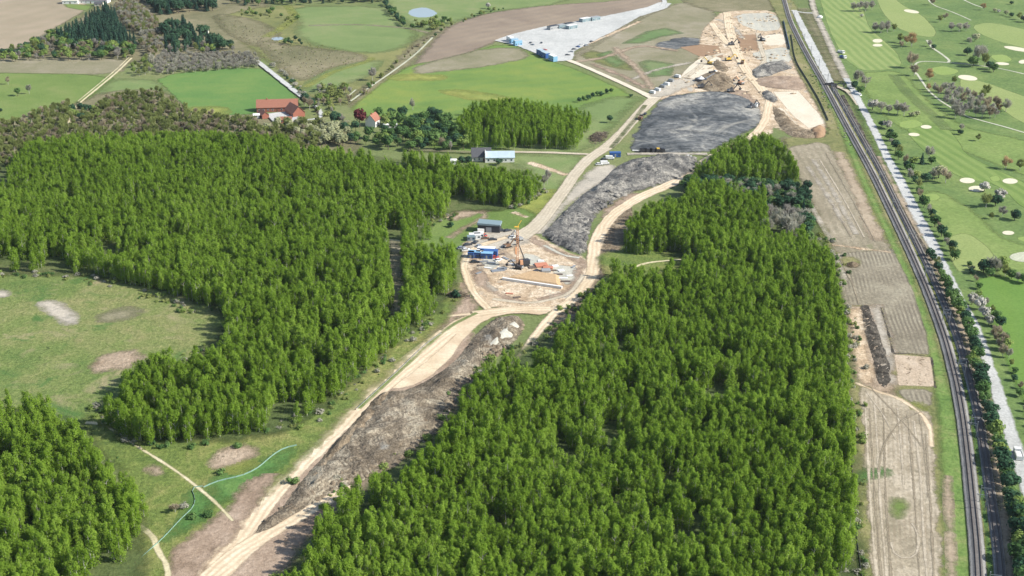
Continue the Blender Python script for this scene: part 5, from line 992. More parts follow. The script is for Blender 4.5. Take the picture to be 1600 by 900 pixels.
# ============================================================ BUILDINGS
Q = dict(
 white=plain('white_paint', (.72, .72, .69), .6, var=.06), cream=plain('cream_render', (.62, .58, .48), .8, var=.08), redwall=plain('red_brick', (.30, .11, .07), .85), roof_red=tiled('red_roof_tiles', (.30, .115, .07), (.38, .17, .11), .35, .3),
 roof_dark=tiled('dark_slate', (.07, .075, .085), (.11, .11, .12), .4, .35), metal_roof=plain('pale_blue_metal', (.46, .56, .60), .45, .1, .08, .3), tar=plain('black_wall', (.04, .04, .045), .8), glass=plain('window_glass', (.05, .07, .09), .15, 0, .1),
 wood=plain('brown_wood', (.16, .09, .05), .8), grey=plain('grey_panel', (.30, .31, .31), .6), dark=plain('dark_metal', (.045, .045, .05), .5), tyre=plain('tyre_rubber', (.02, .02, .02), .9), orange=plain('orange_paint', (.58, .31, .17), .5),
 yellow=plain('yellow_paint', (.62, .40, .05), .5), blue=plain('blue_paint', (.03, .10, .30), .45), ltblue=plain('light_blue_paint', (.22, .42, .60), .5), red=plain('red_paint', (.42, .05, .035), .5), concrete=plain('concrete', (.50, .49, .45), .85, var=.1),
 bright=plain('bright_concrete', (.72, .71, .68), .8, var=.05), formwork=plain('formwork_ply', (.50, .20, .12), .8), steel=plain('galvanised_steel', (.42, .43, .43), .45, .6), purple=tiled('purple_tiles', (.20, .16, .20), (.27, .22, .26), .4, .35),
 tealnet=plain('green_safety_net', (.20, .33, .27), .8), tarp=plain('teal_roof_sheet', (.20, .27, .29), .5), log=plain('brushwood', (.13, .10, .08), .9), silver=plain('silver_paint', (.40, .42, .44), .35, .5), sand2=soil('berm_sand', [(.40, .27, .15), (.47, .33, .19), (.54, .39, .24)], big=.05, mid=.4, soft=None, bump=.2, contrast=.6))
def box(name, mat, parent, *a, **k): return MB().box(*a, **k).build(name, mat, parent)
def house(name, px, L, W, h, rh, ang, wall, roof, label, cat='house', chimneys=1, nwin=5, door=True, group=None, hang=.4, tilt_end=None):
    """gabled building, ridge along local x, centred on the ground point under px"""
    X, Y = G(*px); e = tag(empty(name, (X, Y, 0), R(ang)), label, cat, group)
    MB().box(-L / 2, L / 2, -W / 2, W / 2, -.2, h).build('wall', wall, e)
    g = MB()
    for s in (-1, 1): g.add([(s * L / 2, -W / 2, h), (s * L / 2, W / 2, h), (s * L / 2, 0, h + rh), (s * (L / 2 - .25), -W / 2, h), (s * (L / 2 - .25), W / 2, h), (s * (L / 2 - .25), 0, h + rh)], [(0, 1, 2), (3, 5, 4), (0, 2, 5, 3), (1, 4, 5, 2)])
    g.build('gable', wall, e)
    l2, w2, th = L / 2 + hang, W / 2 + hang, .18; k = rh / (W / 2); ze = h - hang * k + .05
    r = MB()
    for s in (-1, 1):
        r.add([(-l2, s * w2, ze), (l2, s * w2, ze), (l2, 0, h + rh + .05), (-l2, 0, h + rh + .05), (-l2, s * w2, ze + th), (l2, s * w2, ze + th), (l2, 0, h + rh + .05 + th), (-l2, 0, h + rh + .05 + th)],
              [(0, 1, 2, 3), (4, 5, 6, 7), (0, 1, 5, 4), (1, 2, 6, 5), (3, 0, 4, 7)])
    ro = r.build('roof', roof, e)
    for i in range(chimneys):
        x = -L / 4 + i * L / 2; box('chimney', Q['redwall'], ro, x - .4, x + .4, -.4, .4, h + rh * .8, h + rh + 1.1)
    for s in (-1, 1):
        for i in range(nwin):
            x = -L / 2 + L * (i + .5) / nwin
            if door and s == -1 and i == nwin // 2:
                d = box('door', Q['wood'], e, x - .55, x + .55, s * (W / 2 + .03) - .04, s * (W / 2 + .03) + .04, 0, 2.1); continue
            f = box('window', Q['white'], e, x - .6, x + .6, s * (W / 2 + .02) - .04, s * (W / 2 + .02) + .04, 1.0, 2.2)
            box('pane', Q['glass'], f, x - .5, x + .5, s * (W / 2 + .05) - .03, s * (W / 2 + .05) + .03, 1.08, 2.12)
    return e
house('farmhouse', (434, 172), 29, 10, 3.4, 4.6, 6, Q['redwall'], Q['roof_red'], 'long red tiled farm building with white yard in front', 'farmhouse', 1, 9)
house('farm_wing', (461, 180), 15, 9, 3.4, 4.4, -58, Q['redwall'], Q['roof_red'], 'red tiled farm wing at a right angle on the right side of the yard', 'farmhouse', 0, 4)
house('farm_wing', (412, 183), 10, 5, 2.6, 2.2, -62, Q['redwall'], Q['roof_red'], 'narrow red roofed wing on the left side of the farm yard', 'farmhouse', 0, 3)
house('outbuilding', (447, 191), 8, 5, 2.4, 1.6, 4, Q['redwall'], Q['roof_red'], 'small low brick outbuilding in front of the farm yard', 'shed', 0, 3)
house('shed', (401, 184), 4, 3.5, 2.2, .8, 10, Q['white'], Q['white'], 'tiny white shed left of the farm', 'shed', 0, 1, door=False)
house('white_house', (583, 196), 9, 7.5, 4.4, 4.0, 72, Q['white'], Q['roof_red'], 'white house with steep red roof below the copper beech', 'house', 1, 3)
house('car_shed', (610, 199), 9, 3.5, 2.2, .5, 3, Q['white'], Q['white'], 'low white shed right of the white house', 'shed', 0, 2, door=False)
house('dark_barn', (752, 249), 12, 9, 3.0, 4.6, 4, Q['cream'], Q['roof_dark'], 'dark slate roofed house joined to the pale metal hall', 'house', 0, 4)
b_ = house('metal_hall', (781, 250), 18, 11, 3.2, 2.6, 2, Q['white'], Q['metal_roof'], 'long hall with pale blue metal roof beside the cross road', 'hall', 0, 5)
box('gable_front', Q['bright'], b_, -9.45, -9.1, -5.8, 5.8, 0, 6.6, topshift=(0, 0))
house('garden_shed', (709, 256), 3.2, 3, 2.4, .8, 0, Q['white'], Q['white'], 'tiny white garden shed left of the barn', 'shed', 0, 1, door=False)
house('far_house', (112, 5), 16, 10, 3.5, 3, 0, Q['white'], Q['cream'], 'white house at the top edge above the tan field', 'house', 0, 3)
house('far_house', (145, 4), 34, 12, 3.5, 4.5, -3, Q['white'], Q['purple'], 'long purple roofed house at the top edge above the tan field', 'house', 1, 7)
house('far_house', (155, 9), 8, 6, 2.6, 1.5, 0, Q['cream'], Q['roof_dark'], 'small low outbuilding in front of the long purple roofed house', 'shed', 0, 2)
house('far_house', (286, 5), 14, 9, 3.5, 4, 8, Q['white'], Q['purple'], 'purple roofed house in the trees at the top edge', 'house', 1, 3)
house('white_shed', (322, 52), 4, 4, 2.4, 1, 0, Q['white'], Q['white'], 'small white hut inside the dark wood above the long hedge', 'shed', 0, 1, door=False)

# ============================================================ VEHICLES, CABINS, MACHINES (built once each, then copied)
def wheel(e, x, y, r, wd=.25):
    w_ = MB().cyl((x, y - wd / 2, r), (x, y + wd / 2, r), r, n=10).build('wheel', Q['tyre'], e)
    MB().cyl((x, y - wd / 2 - .02, r), (x, y + wd / 2 + .02, r), r * .5, n=8).build('rim', Q['steel'], w_)
def make_car(paint, loc, rz, label, group=None):
    e = tag(empty('car', loc, rz), label, 'car', group)
    MB().prism([(-2.2, .35), (2.2, .35), (2.25, .8), (1.2, .95), (-2.0, 1.0), (-2.25, .8)], -.88, .88).build('body', paint, e)
    MB().prism([(-1.9, .97), (1.1, .95), (.45, 1.45), (-1.4, 1.48)], -.76, .76).build('cabin', Q['glass'], e)
    MB().box(-1.35, .4, -.72, .72, 1.46, 1.52).build('roof', paint, e)
    for x in (-1.4, 1.4):
        for y in (-.8, .8): wheel(e, x, y, .33)
    return e
def make_van(paint, loc, rz, label, group=None, box_col=None):
    e = tag(empty('van', loc, rz), label, 'van', group)
    MB().prism([(-2.8, .4), (2.7, .4), (2.75, 1.1), (2.1, 1.35), (1.6, 2.3), (-2.8, 2.35)], -1.0, 1.0).build('body', paint, e)
    MB().prism([(2.12, 1.36), (2.02, 1.36), (1.62, 2.2), (1.72, 2.2)], -.85, .85).build('windscreen', Q['glass'], e)
    for x in (-1.9, 1.9):
        for y in (-.9, .9): wheel(e, x, y, .36)
    return e
def make_truck(cabc, bedc, loc, rz, label, group=None, load=None, L=7.5, bh=1.4):
    e = tag(empty('truck', loc, rz), label, 'truck', group)
    MB().box(-L / 2, L / 2, -.45, .45, .7, 1.0).build('chassis', Q['dark'], e)
    c = MB().prism([(L / 2 - 2.1, 1.0), (L / 2, 1.0), (L / 2 + .05, 1.9), (L / 2 - .25, 3.0), (L / 2 - 2.1, 3.1)], -1.2, 1.2).build('cab', cabc, e)
    MB().prism([(L / 2 + .06, 1.95), (L / 2 - .0, 1.95), (L / 2 - .22, 2.85), (L / 2 - .14, 2.85)], -1.0, 1.0).build('windscreen', Q['glass'], c)
    b = MB(); x0, x1 = -L / 2, L / 2 - 2.3
    b.box(x0, x1, -1.25, 1.25, 1.05, 1.2); b.box(x0, x1, -1.25, -1.15, 1.2, 1.2 + bh); b.box(x0, x1, 1.15, 1.25, 1.2, 1.2 + bh); b.box(x0, x0 + .1, -1.15, 1.15, 1.2, 1.2 + bh); b.box(x1 - .1, x1, -1.15, 1.15, 1.2, 1.2 + bh + .2)
    b.build('tipper_bed', bedc, e)
    if load: MB().box(x0 + .2, x1 - .2, -1.1, 1.1, 1.25, 1.1 + bh, taper=.3).build('load', load, e)
    for x in (-L / 2 + .9, -L / 2 + 2.1, L / 2 - 1.2):
        for y in (-1.05, 1.05): wheel(e, x, y, .5, .35)
    return e
def make_cabin(wall, roof, loc, rz, label, group=None, L=6.0, W=2.5, h=2.6):
    e = tag(empty('site_cabin', loc, rz), label, 'site cabin', group)
    MB().box(-L / 2, L / 2, -W / 2, W / 2, .15, h).build('wall', wall, e); MB().box(-L / 2 - .08, L / 2 + .08, -W / 2 - .08, W / 2 + .08, h, h + .15).build('roof', roof, e)
    box('door', Q['grey'], e, -.45, .45, -W / 2 - .05, -W / 2 + .02, .2, 2.2)
    for x in (-L / 3, L / 3): box('window', Q['glass'], e, x - .6, x + .6, -W / 2 - .04, -W / 2 + .02, 1.1, 2.0)
    return e
def make_excavator(paint, loc, rz, label, group=None, s=1.0):
    e = tag(empty('excavator', loc, rz, s), label, 'excavator', group)
    for y in (-1.1, 1.1):
        t_ = MB().prism([(-2.0, .25), (-1.7, 0), (1.7, 0), (2.0, .25), (2.0, .65), (1.7, .9), (-1.7, .9), (-2.0, .65)], y - .3, y + .3).build('track', Q['tyre'], e)
    MB().box(-2.1, 1.3, -1.3, 1.3, 1.05, 2.1, taper=.1).build('body', paint, e)
    c = MB().box(.1, 1.5, .2, 1.25, 1.1, 2.9, taper=.12).build('cab', Q['dark'], e)
    MB().box(-2.3, -1.5, -1.25, 1.25, 1.1, 1.9).build('counterweight', Q['grey'], e)
    MB().bar((1.2, -.4, 1.6), (4.2, -.4, 4.4), .45).build('boom', paint, e); MB().bar((4.2, -.4, 4.5), (6.4, -.4, 2.2), .35).build('arm', paint, e)
    MB().prism([(6.0, 2.3), (6.9, 2.0), (6.7, 1.1), (5.8, .9), (5.6, 1.6)], -1.0, .2).build('bucket', Q['dark'], e)
    return e
def at(x, y, z=0.04): X, Y = G(x, y); return (X, Y, z)
ANG = lambda p, q: math.atan2(G(*q)[1] - G(*p)[1], G(*q)[0] - G(*p)[0])
# gravel yard
ya = ANG((810, 72), (872, 98))
for i, (x, y, wl, rf, lb) in enumerate([(797, 65, 'white', 'white', 'white site cabin at the left tip of the gravel yard'), (803, 68, 'ltblue', 'metal_roof', 'light blue site cabin, leftmost of the adjoining blue pair in the gravel yard'), (809, 71, 'ltblue', 'metal_roof', 'light blue site cabin, right one of the adjoining blue pair in the gravel yard'),
        (845, 86, 'blue', 'metal_roof', 'blue site cabin, upper left of the row at the yard corner'), (852, 90, 'blue', 'metal_roof', 'blue site cabin in the middle of the row at the yard corner'), (864, 95, 'ltblue', 'white', 'pale site cabin at the lower right of the row at the yard corner')]):
    make_cabin(Q[wl], Q[rf], at(x, y), ya + (1.57 if i in (1, 2) else 0), lb, 'cabins in the gravel yard', L=9 if i > 2 else 7, W=4, h=4.5)
y0 = ANG((860, 44), (930, 32))
for x, y, r_, lb in ((864, 46, 'dark', 'dark flat roofed cabin, leftmost on the upper edge of the gravel yard'), (878, 44, 'grey', 'grey cabin beside the dark one on the upper yard edge'), (888, 42, 'dark', 'dark cabin in the middle of the upper yard edge'), (893, 45, 'white', 'white cabin in the middle of the upper yard edge'), (914, 34, 'white', 'white roofed cabin towards the right of the upper yard edge'), (929, 32, 'grey', 'grey cabin farthest right on the upper yard edge')):
    make_cabin(Q['grey' if r_ == 'dark' else 'tarp'], Q[r_], at(x, y), y0, lb, 'cabins in the gravel yard', L=11, W=5, h=3.6)
YC = [(829, 68, 'dark', 'dark car near the left of the gravel yard'), (832, 71, 'silver', 'silver car just below the dark one in the yard'), (846, 68, 'dark', 'dark car alone in the middle of the yard'), (851, 79, 'red', 'reddish brown car above the blue cabins'), (887, 87, 'dark', 'dark car lowest of the diagonal yard row'), (892, 82, 'silver', 'silver car second from below in the diagonal yard row'),
      (897, 78, 'dark', 'dark car third from below in the diagonal yard row'), (903, 74, 'blue', 'blue car in the middle of the diagonal yard row'), (909, 71, 'white', 'white car in the upper part of the diagonal yard row'), (916, 72, 'silver', 'silver car on the outer side of the diagonal yard row'), (924, 66, 'dark', 'dark car topmost in the diagonal yard row')]
for x, y, c, lb in YC: make_car(Q[c], at(x, y), random.uniform(0, 3), lb, 'cars in the gravel yard')
ra = ANG((1022, 144), (1058, 122))
for x, y, c, lb in ((1019, 146, 'white', 'white van nearest the road junction in the row of parked vans'), (1027, 142, 'white', 'white van second from the junction'), (1035, 137, 'silver', 'silver van third from the junction'), (1041, 133, 'white', 'white van fourth from the junction'), (1048, 128, 'silver', 'silver van last of the parked row'), (1058, 121, 'white', 'white van apart at the upper end of the car park')):
    make_van(Q[c], at(x, y), ra + 1.2, lb, 'vans parked by the junction')
gr = ANG((985, 195), (1010, 170))
make_truck(Q['dark'], Q['wood'], at(1001, 187), gr, 'dark tipper truck driving on the gravel road', L=6.5, load=Q['log']); make_car(Q['dark'], at(1008, 179), gr, 'small dark car ahead of the tipper truck on the gravel road')
make_cabin(Q['blue'], Q['blue'], at(961, 245), .05, 'dark blue container beside the gravel road crossing', None, 7, 3, 3); make_van(Q['white'], at(953, 249), 0, 'white van left of the dark blue container'); make_van(Q['white'], at(945, 257), .1, 'white van front right in the roadside group'); make_car(Q['white'], at(936, 258), .1, 'white car front left in the roadside group'); make_car(Q['dark'], at(944, 250), .5, 'dark car left of the white van by the container')
for i, x in enumerate((1007, 1016, 1023, 1031)): make_truck(Q[['dark', 'dark', 'yellow', 'dark'][i]], Q['dark'], at(x, 238.5), 0, ['dark truck, leftmost on the pale cross track below the dark field', 'dark truck second from left on the pale cross track', 'yellow cabbed truck third on the pale cross track', 'dark truck, rightmost on the pale cross track'][i], 'trucks on the cross track', L=6.5)
make_car(Q['white'], at(1076, 246), .1, 'white car at the right end of the grey spoil heap')
# machines in the far earthworks
for x, y, a, k, lb in ((1143, 71, .5, 'dark', 'dark excavator on the sand above the brown pad'), (1109, 101, 2.6, 'yellow', 'yellow excavator on the pale pad, left of the pair'), (1138, 95, .3, 'yellow', 'yellow excavator below the brown pad, right of the pair'), (1142, 144, .4, 'dark', 'dark excavator at the upper rim of the dark spoil field'), (1191, 64, 1.9, 'dark', 'dark excavator at the right edge of the brown square'),
                       (1096, 138, .2, 'dark', 'dark excavator at the left below the screening plant'), (1157, 132, 2.2, 'orange', 'orange excavator right of the screening plant')):
    make_excavator(Q[k], at(x, y), a, lb, 'excavators in the far earthworks', 1.25)
make_truck(Q['white'], Q['white'], at(1181, 168), 1.2, 'white truck beside the dark machine on the haul track', L=7); make_excavator(Q['dark'], at(1174, 170), .8, 'dark excavator loading the white truck on the haul track', None, 1.3)
make_truck(Q['white'], Q['dark'], at(1114, 116), .6, 'white and dark truck at the screening plant'); make_truck(Q['yellow'], Q['wood'], at(1160, 100), 1.3, 'brown tipper climbing the far haul track', load=Q['log'])
s_ = tag(empty('screening_plant', at(1095, 127), .4), 'round screening plant with conveyor in the far earthworks', 'screening plant')
MB().cyl((0, 0, 0), (0, 0, 2.2), 5, 4.6, 16).build('hopper', Q['dark'], s_); MB().cyl((0, 0, 2.2), (0, 0, 4), 2.8, .4, 14).build('gravel_cone', Q['bright'], s_); MB().bar((2, 0, 1), (13, 1, 5), .9, .4).build('conveyor', Q['steel'], s_)
for x in (-1, 1): MB().bar((8 + x, -1, 0), (8 + x, .5, 3.3), .25).build('leg', Q['dark'], s_)
# railway crossing and vehicles there
make_truck(Q['dark'], Q['dark'], at(1296, 135), .1, 'dark truck crossing the rails on the right half of the level crossing', L=7); make_excavator(Q['dark'], at(1304, 137), 0, 'dark excavator just right of the truck on the level crossing', None, 1.1)
make_truck(Q['white'], Q['white'], at(1314, 84), -1.1, 'white truck, upper one parked on the pale road beside the fairway', L=7); make_truck(Q['white'], Q['blue'], at(1317, 92), -1.1, 'white truck with dark blue bed, lower one on the pale road', L=6.5)
make_van(Q['white'], at(1341, 150), -1.0, 'white van on the white road by the grey trees'); make_van(Q['white'], at(1338, 147), -1.0, 'second white van behind the first by the grey trees')
t_ = tag(empty('silo', at(1281, 29), 0), 'small white dome tank beside the pale road at the top', 'tank'); MB().cyl((0, 0, 0), (0, 0, 2.2), 2.6, 2.6, 14).build('drum', Q['white'], t_); MB().cyl((0, 0, 2.2), (0, 0, 3.3), 2.6, .6, 14).build('dome', Q['bright'], t_)
make_truck(Q['white'], Q['white'], at(1590, 716), ANG((1588, 712), (1600, 745)) + math.pi, 'white truck standing on the lower white road near the right edge', L=7, load=Q['bright'])
# blue tarpaulin strip on the fence by the earthworks
w0 = [G(*p) for p in ((1224, 34), (1228, 52), (1234, 78))]; f_ = tag(empty('blue_fence', (*w0[0], 0)), 'dark blue sheeted site fence between earthworks and railway', 'fence')
m = MB(); mm = MB()
for a, b in zip(w0, w0[1:]): m.bar((a[0] - w0[0][0], a[1] - w0[0][1], 1.0), (b[0] - w0[0][0], b[1] - w0[0][1], 1.0), .15, 2.0)
m.build('sheeting', Q['blue'], f_)
for a in w0: MB().cyl((a[0] - w0[0][0], a[1] - w0[0][1], 0), (a[0] - w0[0][0], a[1] - w0[0][1], 2.3), .08, n=6).build('post', Q['steel'], f_)

# ============================================================ THE ROUND BRIDGE SITE
rg = tag(empty('piling_rig', at(817, 416), R(200)), 'tall orange piling rig standing in the round site', 'piling rig')
for y in (-1.5, 1.5): MB().prism([(-3, .3), (-2.6, 0), (2.6, 0), (3, .3), (3, .9), (2.6, 1.2), (-2.6, 1.2), (-3, .9)], y - .4, y + .4).build('track', Q['tyre'], rg)
MB().box(-3.4, 1.8, -1.6, 1.6, 1.3, 3.4, taper=.1).build('body', Q['dark'], rg); MB().box(.4, 2.0, .5, 1.6, 1.4, 3.8, taper=.1).build('cab', Q['orange'], rg)
ls = MB()
for dx, dy in ((-.45, -.45), (.45, -.45), (.45, .45), (-.45, .45)): ls.bar((2.9 + dx, dy, .3), (2.9 + dx, dy, 21), .11)
for k in range(20):
    z = .6 + k
    ls.bar((2.45, -.45, z), (3.35, -.45, z + 1), .1); ls.bar((2.45, .45, z), (3.35, .45, z + 1), .1); ls.bar((2.45, -.45, z), (2.45, .45, z + 1), .1); ls.bar((3.35, -.45, z), (3.35, .45, z + 1), .1)
ls.build('mast', Q['orange'], rg); MB().bar((-1, -1, 3.2), (2.6, -.3, 13), .25).bar((-1, 1, 3.2), (2.6, .3, 13), .25).build('stay', Q['dark'], rg)
MB().box(3.3, 4.3, -.5, .5, 7, 11).build('hammer', Q['orange'], rg); MB().bar((2.2, 0, 21.2), (4.6, 0, 21.6), .5).build('mast_head', Q['yellow'], rg); MB().bar((2.9, 0, 21.5), (.9, 0, 24.5), .3).build('jib', Q['yellow'], rg)
# concrete wall and sand berm
a, b = np.array(G(785, 438)), np.array(G(878, 452)); d = b - a; Ld = np.linalg.norm(d); wa = math.atan2(d[1], d[0])
ret = tag(empty('retaining_wall', (a[0], a[1], 0), wa), 'long white concrete wall along the foot of the tan sand berm', 'wall')
MB().box(0, Ld, -.5, .7, 0, 1.5).build('wall_face', Q['bright'], ret); MB().box(-.6, Ld + .6, -2.0, -.5, 0, .25).build('footing', Q['steel'], ret); MB().box(-.2, Ld + .2, .7, 1.2, 0, 1.0).build('back_ledge', Q['grey'], ret)
bl = tag(MB().add([(0.6, 1.3, 0), (Ld - .5, 1.3, 0), (Ld * .80, 15, 0), (Ld * .30, 15, 0), (3.5, 3.0, 1.5), (Ld - 4, 3.0, 1.5), (Ld * .74, 13.2, 1.7), (Ld * .34, 13.2, 1.7)], [(0, 1, 5, 4), (1, 2, 6, 5), (2, 3, 7, 6), (3, 0, 4, 7), (4, 5, 6, 7), (3, 2, 1, 0)]).build('sand_berm', Q['sand2'], None, (a[0], a[1], .02)), kind='structure')
bl.rotation_euler = (0, 0, wa)
make_excavator(Q['grey'], at(811, 376), 2.2, 'grey excavator left of the mast of the piling rig'); make_excavator(Q['dark'], at(810, 421), 2.8, 'dark excavator at the foot of the piling rig, front left'); make_excavator(Q['wood'], at(793, 387), .6, 'brown excavator alone on the sand between cabins and rig')
# big hall tent and cabins at the yard
e = tag(empty('storage_hall', at(765, 361), R(-8)), 'dark fronted storage hall with grey blue roof at the top of the round site', 'hall')
MB().box(-6, 6, -3.2, 3.2, 0, 4.2).build('wall', Q['tar'], e); MB().prism([(-6.4, 4.2), (6.4, 4.2), (6.2, 4.9), (-6.2, 5.4)], -3.4, 3.6).build('roof', Q['tarp'], e); box('door', Q['grey'], e, -1.5, 1.5, -3.27, -3.18, 0, 3.2)
make_van(Q['white'], at(754, 363), .2, 'white van at the left end of the storage hall'); make_cabin(Q['tarp'], Q['grey'], at(778, 361), 1.4, 'grey cabin at the right end of the storage hall', L=4.5)
make_car(Q['dark'], at(785, 362), .3, 'dark car right of the storage hall, nearer of two'); make_car(Q['dark'], at(793, 362), .5, 'dark car right of the storage hall, farther of two')
make_cabin(Q['white'], Q['white'], at(742, 373), .1, 'white cabin at the upper left of the round site', L=6, W=4); make_cabin(Q['white'], Q['white'], at(748, 371), .1, 'white cabin right behind the upper left one', L=5, W=3); make_cabin(Q['tarp'], Q['tarp'], at(736, 376), .1, 'teal cabin at the far left of the round site', L=4)
make_car(Q['red'], at(755, 369), 2.4, 'dark red car beside the white cabins'); make_car(Q['dark'], at(743, 380), 1.2, 'dark car in front of the white cabins'); make_car(Q['silver'], at(721, 389), .4, 'silver car where the loop track meets the site'); make_car(Q['wood'], at(758, 374), .2, 'olive brown car on the yard right of the white cabins')
for i, (x, y, L, c, r_) in enumerate(((741, 402, 6, 'blue', 'ltblue'), (736, 403, 3, 'blue', 'blue'), (760, 396, 9, 'blue', 'white'), (764, 400, 9, 'blue', 'blue'), (761, 404, 6, 'blue', 'ltblue'), (750, 401, 3.5, 'white', 'white'))):
    make_cabin(Q[c], Q[r_], at(x, y), -.15, ['light blue topped container left of the blue group in the round site', 'small blue container at the far left of the blue group', 'white roofed blue cabin at the back of the blue group', 'long all blue cabin in the middle of the blue group', 'blue cabin at the front of the blue group', 'small white cabin between the blue ones'][i], 'blue cabins of the round site', L=L, W=3.2, h=3.2)
def stack(px, L, W, n, mat, label, cat, rz=0., group=None, name='board_stack'):
    e = tag(empty(name, at(*px), rz), label, cat, group)
    for k in range(n): MB().box(-L / 2 + random.uniform(-.2, .2), L / 2, -W / 2, W / 2 + random.uniform(-.15, .15), .1 + k * .32, .36 + k * .32).build('board_layer', mat, e)
    for x in (-L / 3, L / 3): MB().box(x - .1, x + .1, -W / 2, W / 2, 0, .1).build('batten', Q['wood'], e)
    return e
stack((846, 416), 6, 5, 3, Q['formwork'], 'red formwork panels stacked behind the tan berm', 'panel stack', .2); stack((856, 420), 5, 3, 3, Q['formwork'], 'smaller red panel stack right of the large one', 'panel stack', -.1); stack((853, 425), 4.5, 3.5, 4, Q['grey'], 'grey stacked panels below the red ones', 'panel stack', .1)
stack((832, 419), 4, 3, 2, Q['log'], 'dark timber stack left of the red panels', 'timber stack', .3); stack((778, 424), 7, 3, 2, Q['steel'], 'grey steel beams lying left of the berm', 'beam stack', .3); stack((785, 421), 5, 3, 2, Q['steel'], 'short steel beams above the longer ones left of the berm', 'beam stack', 0)
for x, y, rz, lb in ((756, 410, .2, 'grey steel bundle below the blue cabins, left'), (768, 412, -.2, 'grey steel bundle below the blue cabins, right'), (790, 405, -.9, 'thin steel bundle lying diagonally between cabins and rig'), (782, 399, .5, 'dark timber bundle right of the blue cabins'), (776, 392, .8, 'dark bundle behind the white roofed blue cabin'), (880, 436, 0, 'pale bundle on the white floor right of the berm'), (884, 441, 0, 'dark bundle at the right corner of the berm'), (872, 430, 0, 'thin dark bundle on the white floor')):
    stack((x, y), 4.5, 1.5, 2, Q['steel' if 'steel' in lb else ('bright' if 'pale' in lb else 'log')], lb, 'bundle', rz, name='material_bundle')
for i, (x, y, c) in enumerate(((845, 409, 'bright'), (868, 417, 'white'), (877, 424, 'white'), (800, 409, 'grey'), (838, 424, 'dark'))):
    stack((x, y), 3, 2.4, 2, Q[c], ['pale slab pile right behind the rig', 'white slab pile upper on the white floor', 'white slab pile lower on the white floor', 'grey slab pile left of the rig', 'dark slab pile on the top edge of the berm'][i], 'slab pile', .2 * i, name='slab_pile')


for i, (x, y, c, rz, lb) in enumerate(((728, 392, 'white', .3, 'white car by the loop track, nearest the storage yard'), (731, 384, 'dark', .4, 'dark car parked behind the white one on the loop track'), (748, 386, 'silver', 1.2, 'silver car on the open yard between white and blue cabins'), (770, 376, 'dark', .1, 'dark car in the middle of the yard below the storage hall'),
        (773, 404, 'red', .2, 'red car right of the blue cabins'), (779, 408, 'white', .6, 'white car at the lower right of the blue cabins'), (801, 372, 'white', .4, 'white car near the gravel road left of the rig'), (742, 411, 'dark', .1, 'dark car in front of the blue containers'))):
    make_car(Q[c], at(x, y), rz, lb)
for x, y, rz, c, lb in ((752, 416, .3, 'log', 'dark bundle on the grey floor below the blue cabins'), (762, 420, -.3, 'bright', 'pale bundle lying on the grey floor below the blue cabins'), (748, 428, .8, 'steel', 'steel bundle at the lower left of the round site'), (800, 414, -.4, 'bright', 'pale bundle just left of the rig'), (824, 408, .5, 'steel', 'steel bundle just right of the rig'),
        (864, 424, .1, 'log', 'dark bundle in the middle of the white floor'), (890, 432, .2, 'bright', 'pale bundle at the far right of the white floor'), (808, 466, .3, 'log', 'dark bundle on the bare sand below the white wall'), (796, 460, -.2, 'formwork', 'red bundle on the bare sand below the white wall'), (896, 418, 1.0, 'steel', 'steel bundle at the right rim of the round site')):
    stack((x, y), 3.5, 1.2, 2, Q[c], lb, 'bundle', rz, name='material_bundle')

# brush piles
def brush(px, Lx, Ly, h, n, label):
    e = tag(empty('brush_pile', at(*px), ANG((918, 232), (945, 200))), label, 'brush pile')
    for part in range(2):
        m = MB()
        for _ in range(n // 2):
            x, y = random.gauss(0, Lx / 3.2), random.gauss(0, Ly / 3.4); k = max(0, 1 - abs(x) / Lx * 1.4) * max(0, 1 - abs(y) / Ly * 1.4); z = random.uniform(.1, h * k + .3)
            a = random.uniform(0, 6.28); l = random.uniform(1, 2.6); m.bar((x - math.cos(a) * l, y - math.sin(a) * l, max(.05, z - random.uniform(-.6, .6))), (x + math.cos(a) * l, y + math.sin(a) * l, max(.05, z + random.uniform(-.6, .6))), random.uniform(.1, .28))
        m.build(['branches', 'logs'][part], Q['log'] if part else LEAF['brown'], e)
    return e
brush((935, 215), 16, 7, 3, 700, 'long brown brushwood pile beside the gravel road below the middle plantation'); brush((714, 463), 4, 8, 2.5, 300, 'dark brushwood heap on brown earth left of the round site')

# ============================================================ FENCES AND RAILWAY MASTS
def fence(pts, h, step, net, post, label, cat='fence', name='fence', nw=.06, maxp=95):
    c, q, L = curve_pts(GP(pts), max(step, 1)); o = c[0]; e = tag(empty(name, (o[0], o[1], 0)), label, cat); c = c - o; m = MB()
    for a, b in zip(c, c[1:]): m.bar((a[0], a[1], h * .55), (b[0], b[1], h * .5), nw, h * .75)
    m.build('net', net, e); k = max(1, len(c) // maxp + 1)
    for a in c[::k]: MB().box(a[0] - .07, a[0] + .07, a[1] - .07, a[1] + .07, 0, h + .1).build('post', post, e)
    return e
fence([(464, 698), (445, 702), (428, 712), (402, 735), (378, 746), (340, 754), (318, 764)], 1.1, 3, Q['tealnet'], Q['wood'], 'pale turquoise net fence curving over the meadow from the haul road', nw=.12)
fence([(318, 762), (298, 764), (306, 782), (302, 796), (284, 812), (262, 836), (248, 850), (222, 872), (196, 900)], 1.0, 3, Q['tealnet'], Q['wood'], 'green net fence bending down towards the lower footpath', nw=.08)
fence([(1331, 700), (1331, 740), (1334, 800), (1340, 860), (1346, 905)], 1.4, 3, Q['dark'], Q['dark'], 'thin dark fence along the right edge of the right plantation', nw=.12)
fence([(556, 642), (620, 583), (664, 540), (690, 522)], 1.0, 4, Q['steel'], Q['wood'], 'pale wire fence along the left side of the haul road', nw=.1)
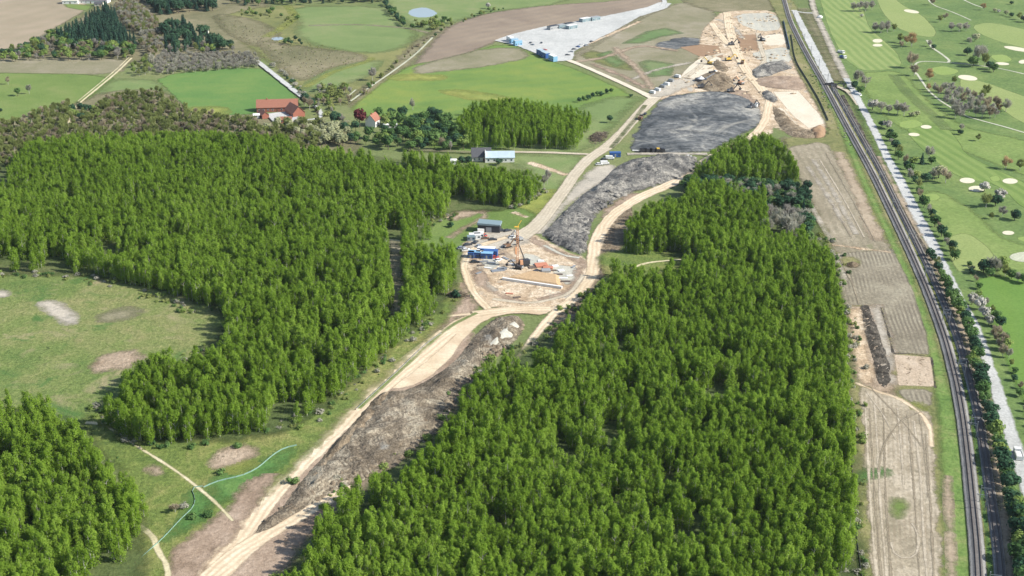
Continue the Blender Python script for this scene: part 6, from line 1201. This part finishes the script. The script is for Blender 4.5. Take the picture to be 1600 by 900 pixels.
fence([(1236, 55), (1242, 96), (1262, 128), (1280, 158), (1294, 190)], 1.8, 6, Q['dark'], Q['steel'], 'dark site fence along the right rim of the far earthworks', nw=.15)
pl_, q_, L_ = curve_pts(GP([(x - 3, y) for x, y in RAIL_L]), 1.0)
def make_mast(loc, rz):
    e = tag(empty('catenary_mast', loc, rz), 'thin grey catenary mast with bracket arm standing beside the railway', 'mast', 'catenary masts beside the railway')
    MB().box(-.45, .45, -.45, .45, -.2, .5).build('base', Q['concrete'], e); MB().bar((0, 0, .4), (0, 0, 7.6), .32).build('post', Q['steel'], e)
    MB().bar((0, 0, 6.6), (3.3, 0, 6.9), .14).bar((0, 0, 5.4), (3.3, 0, 6.8), .1).build('bracket', Q['steel'], e)
    return e
mast0 = None; tt_, nn_ = frames(pl_)
for side, off0, trk in ((0, 2.6, RAIL_L), (1, -2.8, RAIL_R)):
    c, q, L = curve_pts(GP(trk), 1.0); t_, n_ = frames(c)
    for s_ in range(30, int(L) - 5, 52):
        p = c[s_] + n_[s_] * off0 * (1.45); rz = math.atan2(-n_[s_][1] * np.sign(off0), -n_[s_][0] * np.sign(off0))
        if P(p[0], p[1], 0)[1] > 960 or p[1] < 300: continue
        if mast0 is None: mast0 = make_mast((*p, 0), rz)
        else: m_ = copy_tree(mast0); m_.location = (*p, 0); m_.rotation_euler = (0, 0, rz)

# ============================================================ THE AIR
hm = bpy.data.materials.new('air'); hm.use_nodes = True; hm.node_tree.nodes.clear()
pv = hm.node_tree.nodes.new('ShaderNodeVolumePrincipled'); ho = hm.node_tree.nodes.new('ShaderNodeOutputMaterial')
pv.inputs['Color'].default_value = (.86, .93, 1.0, 1); pv.inputs['Density'].default_value = 0.000028; pv.inputs['Anisotropy'].default_value = .2
hm.node_tree.links.new(pv.outputs[0], ho.inputs['Volume'])
me_ = bpy.data.meshes.new('haze'); hb = MB().box(-5000, 5000, -1000, 8000, -1.2, 245)
me_.from_pydata(hb.v, [], hb.f); me_.materials.append(hm); me_.update()
tag(link('haze', me_), 'thin bluish summer haze over the far land', 'haze', None, 'stuff')
sc.cycles.volume_step_rate = 10
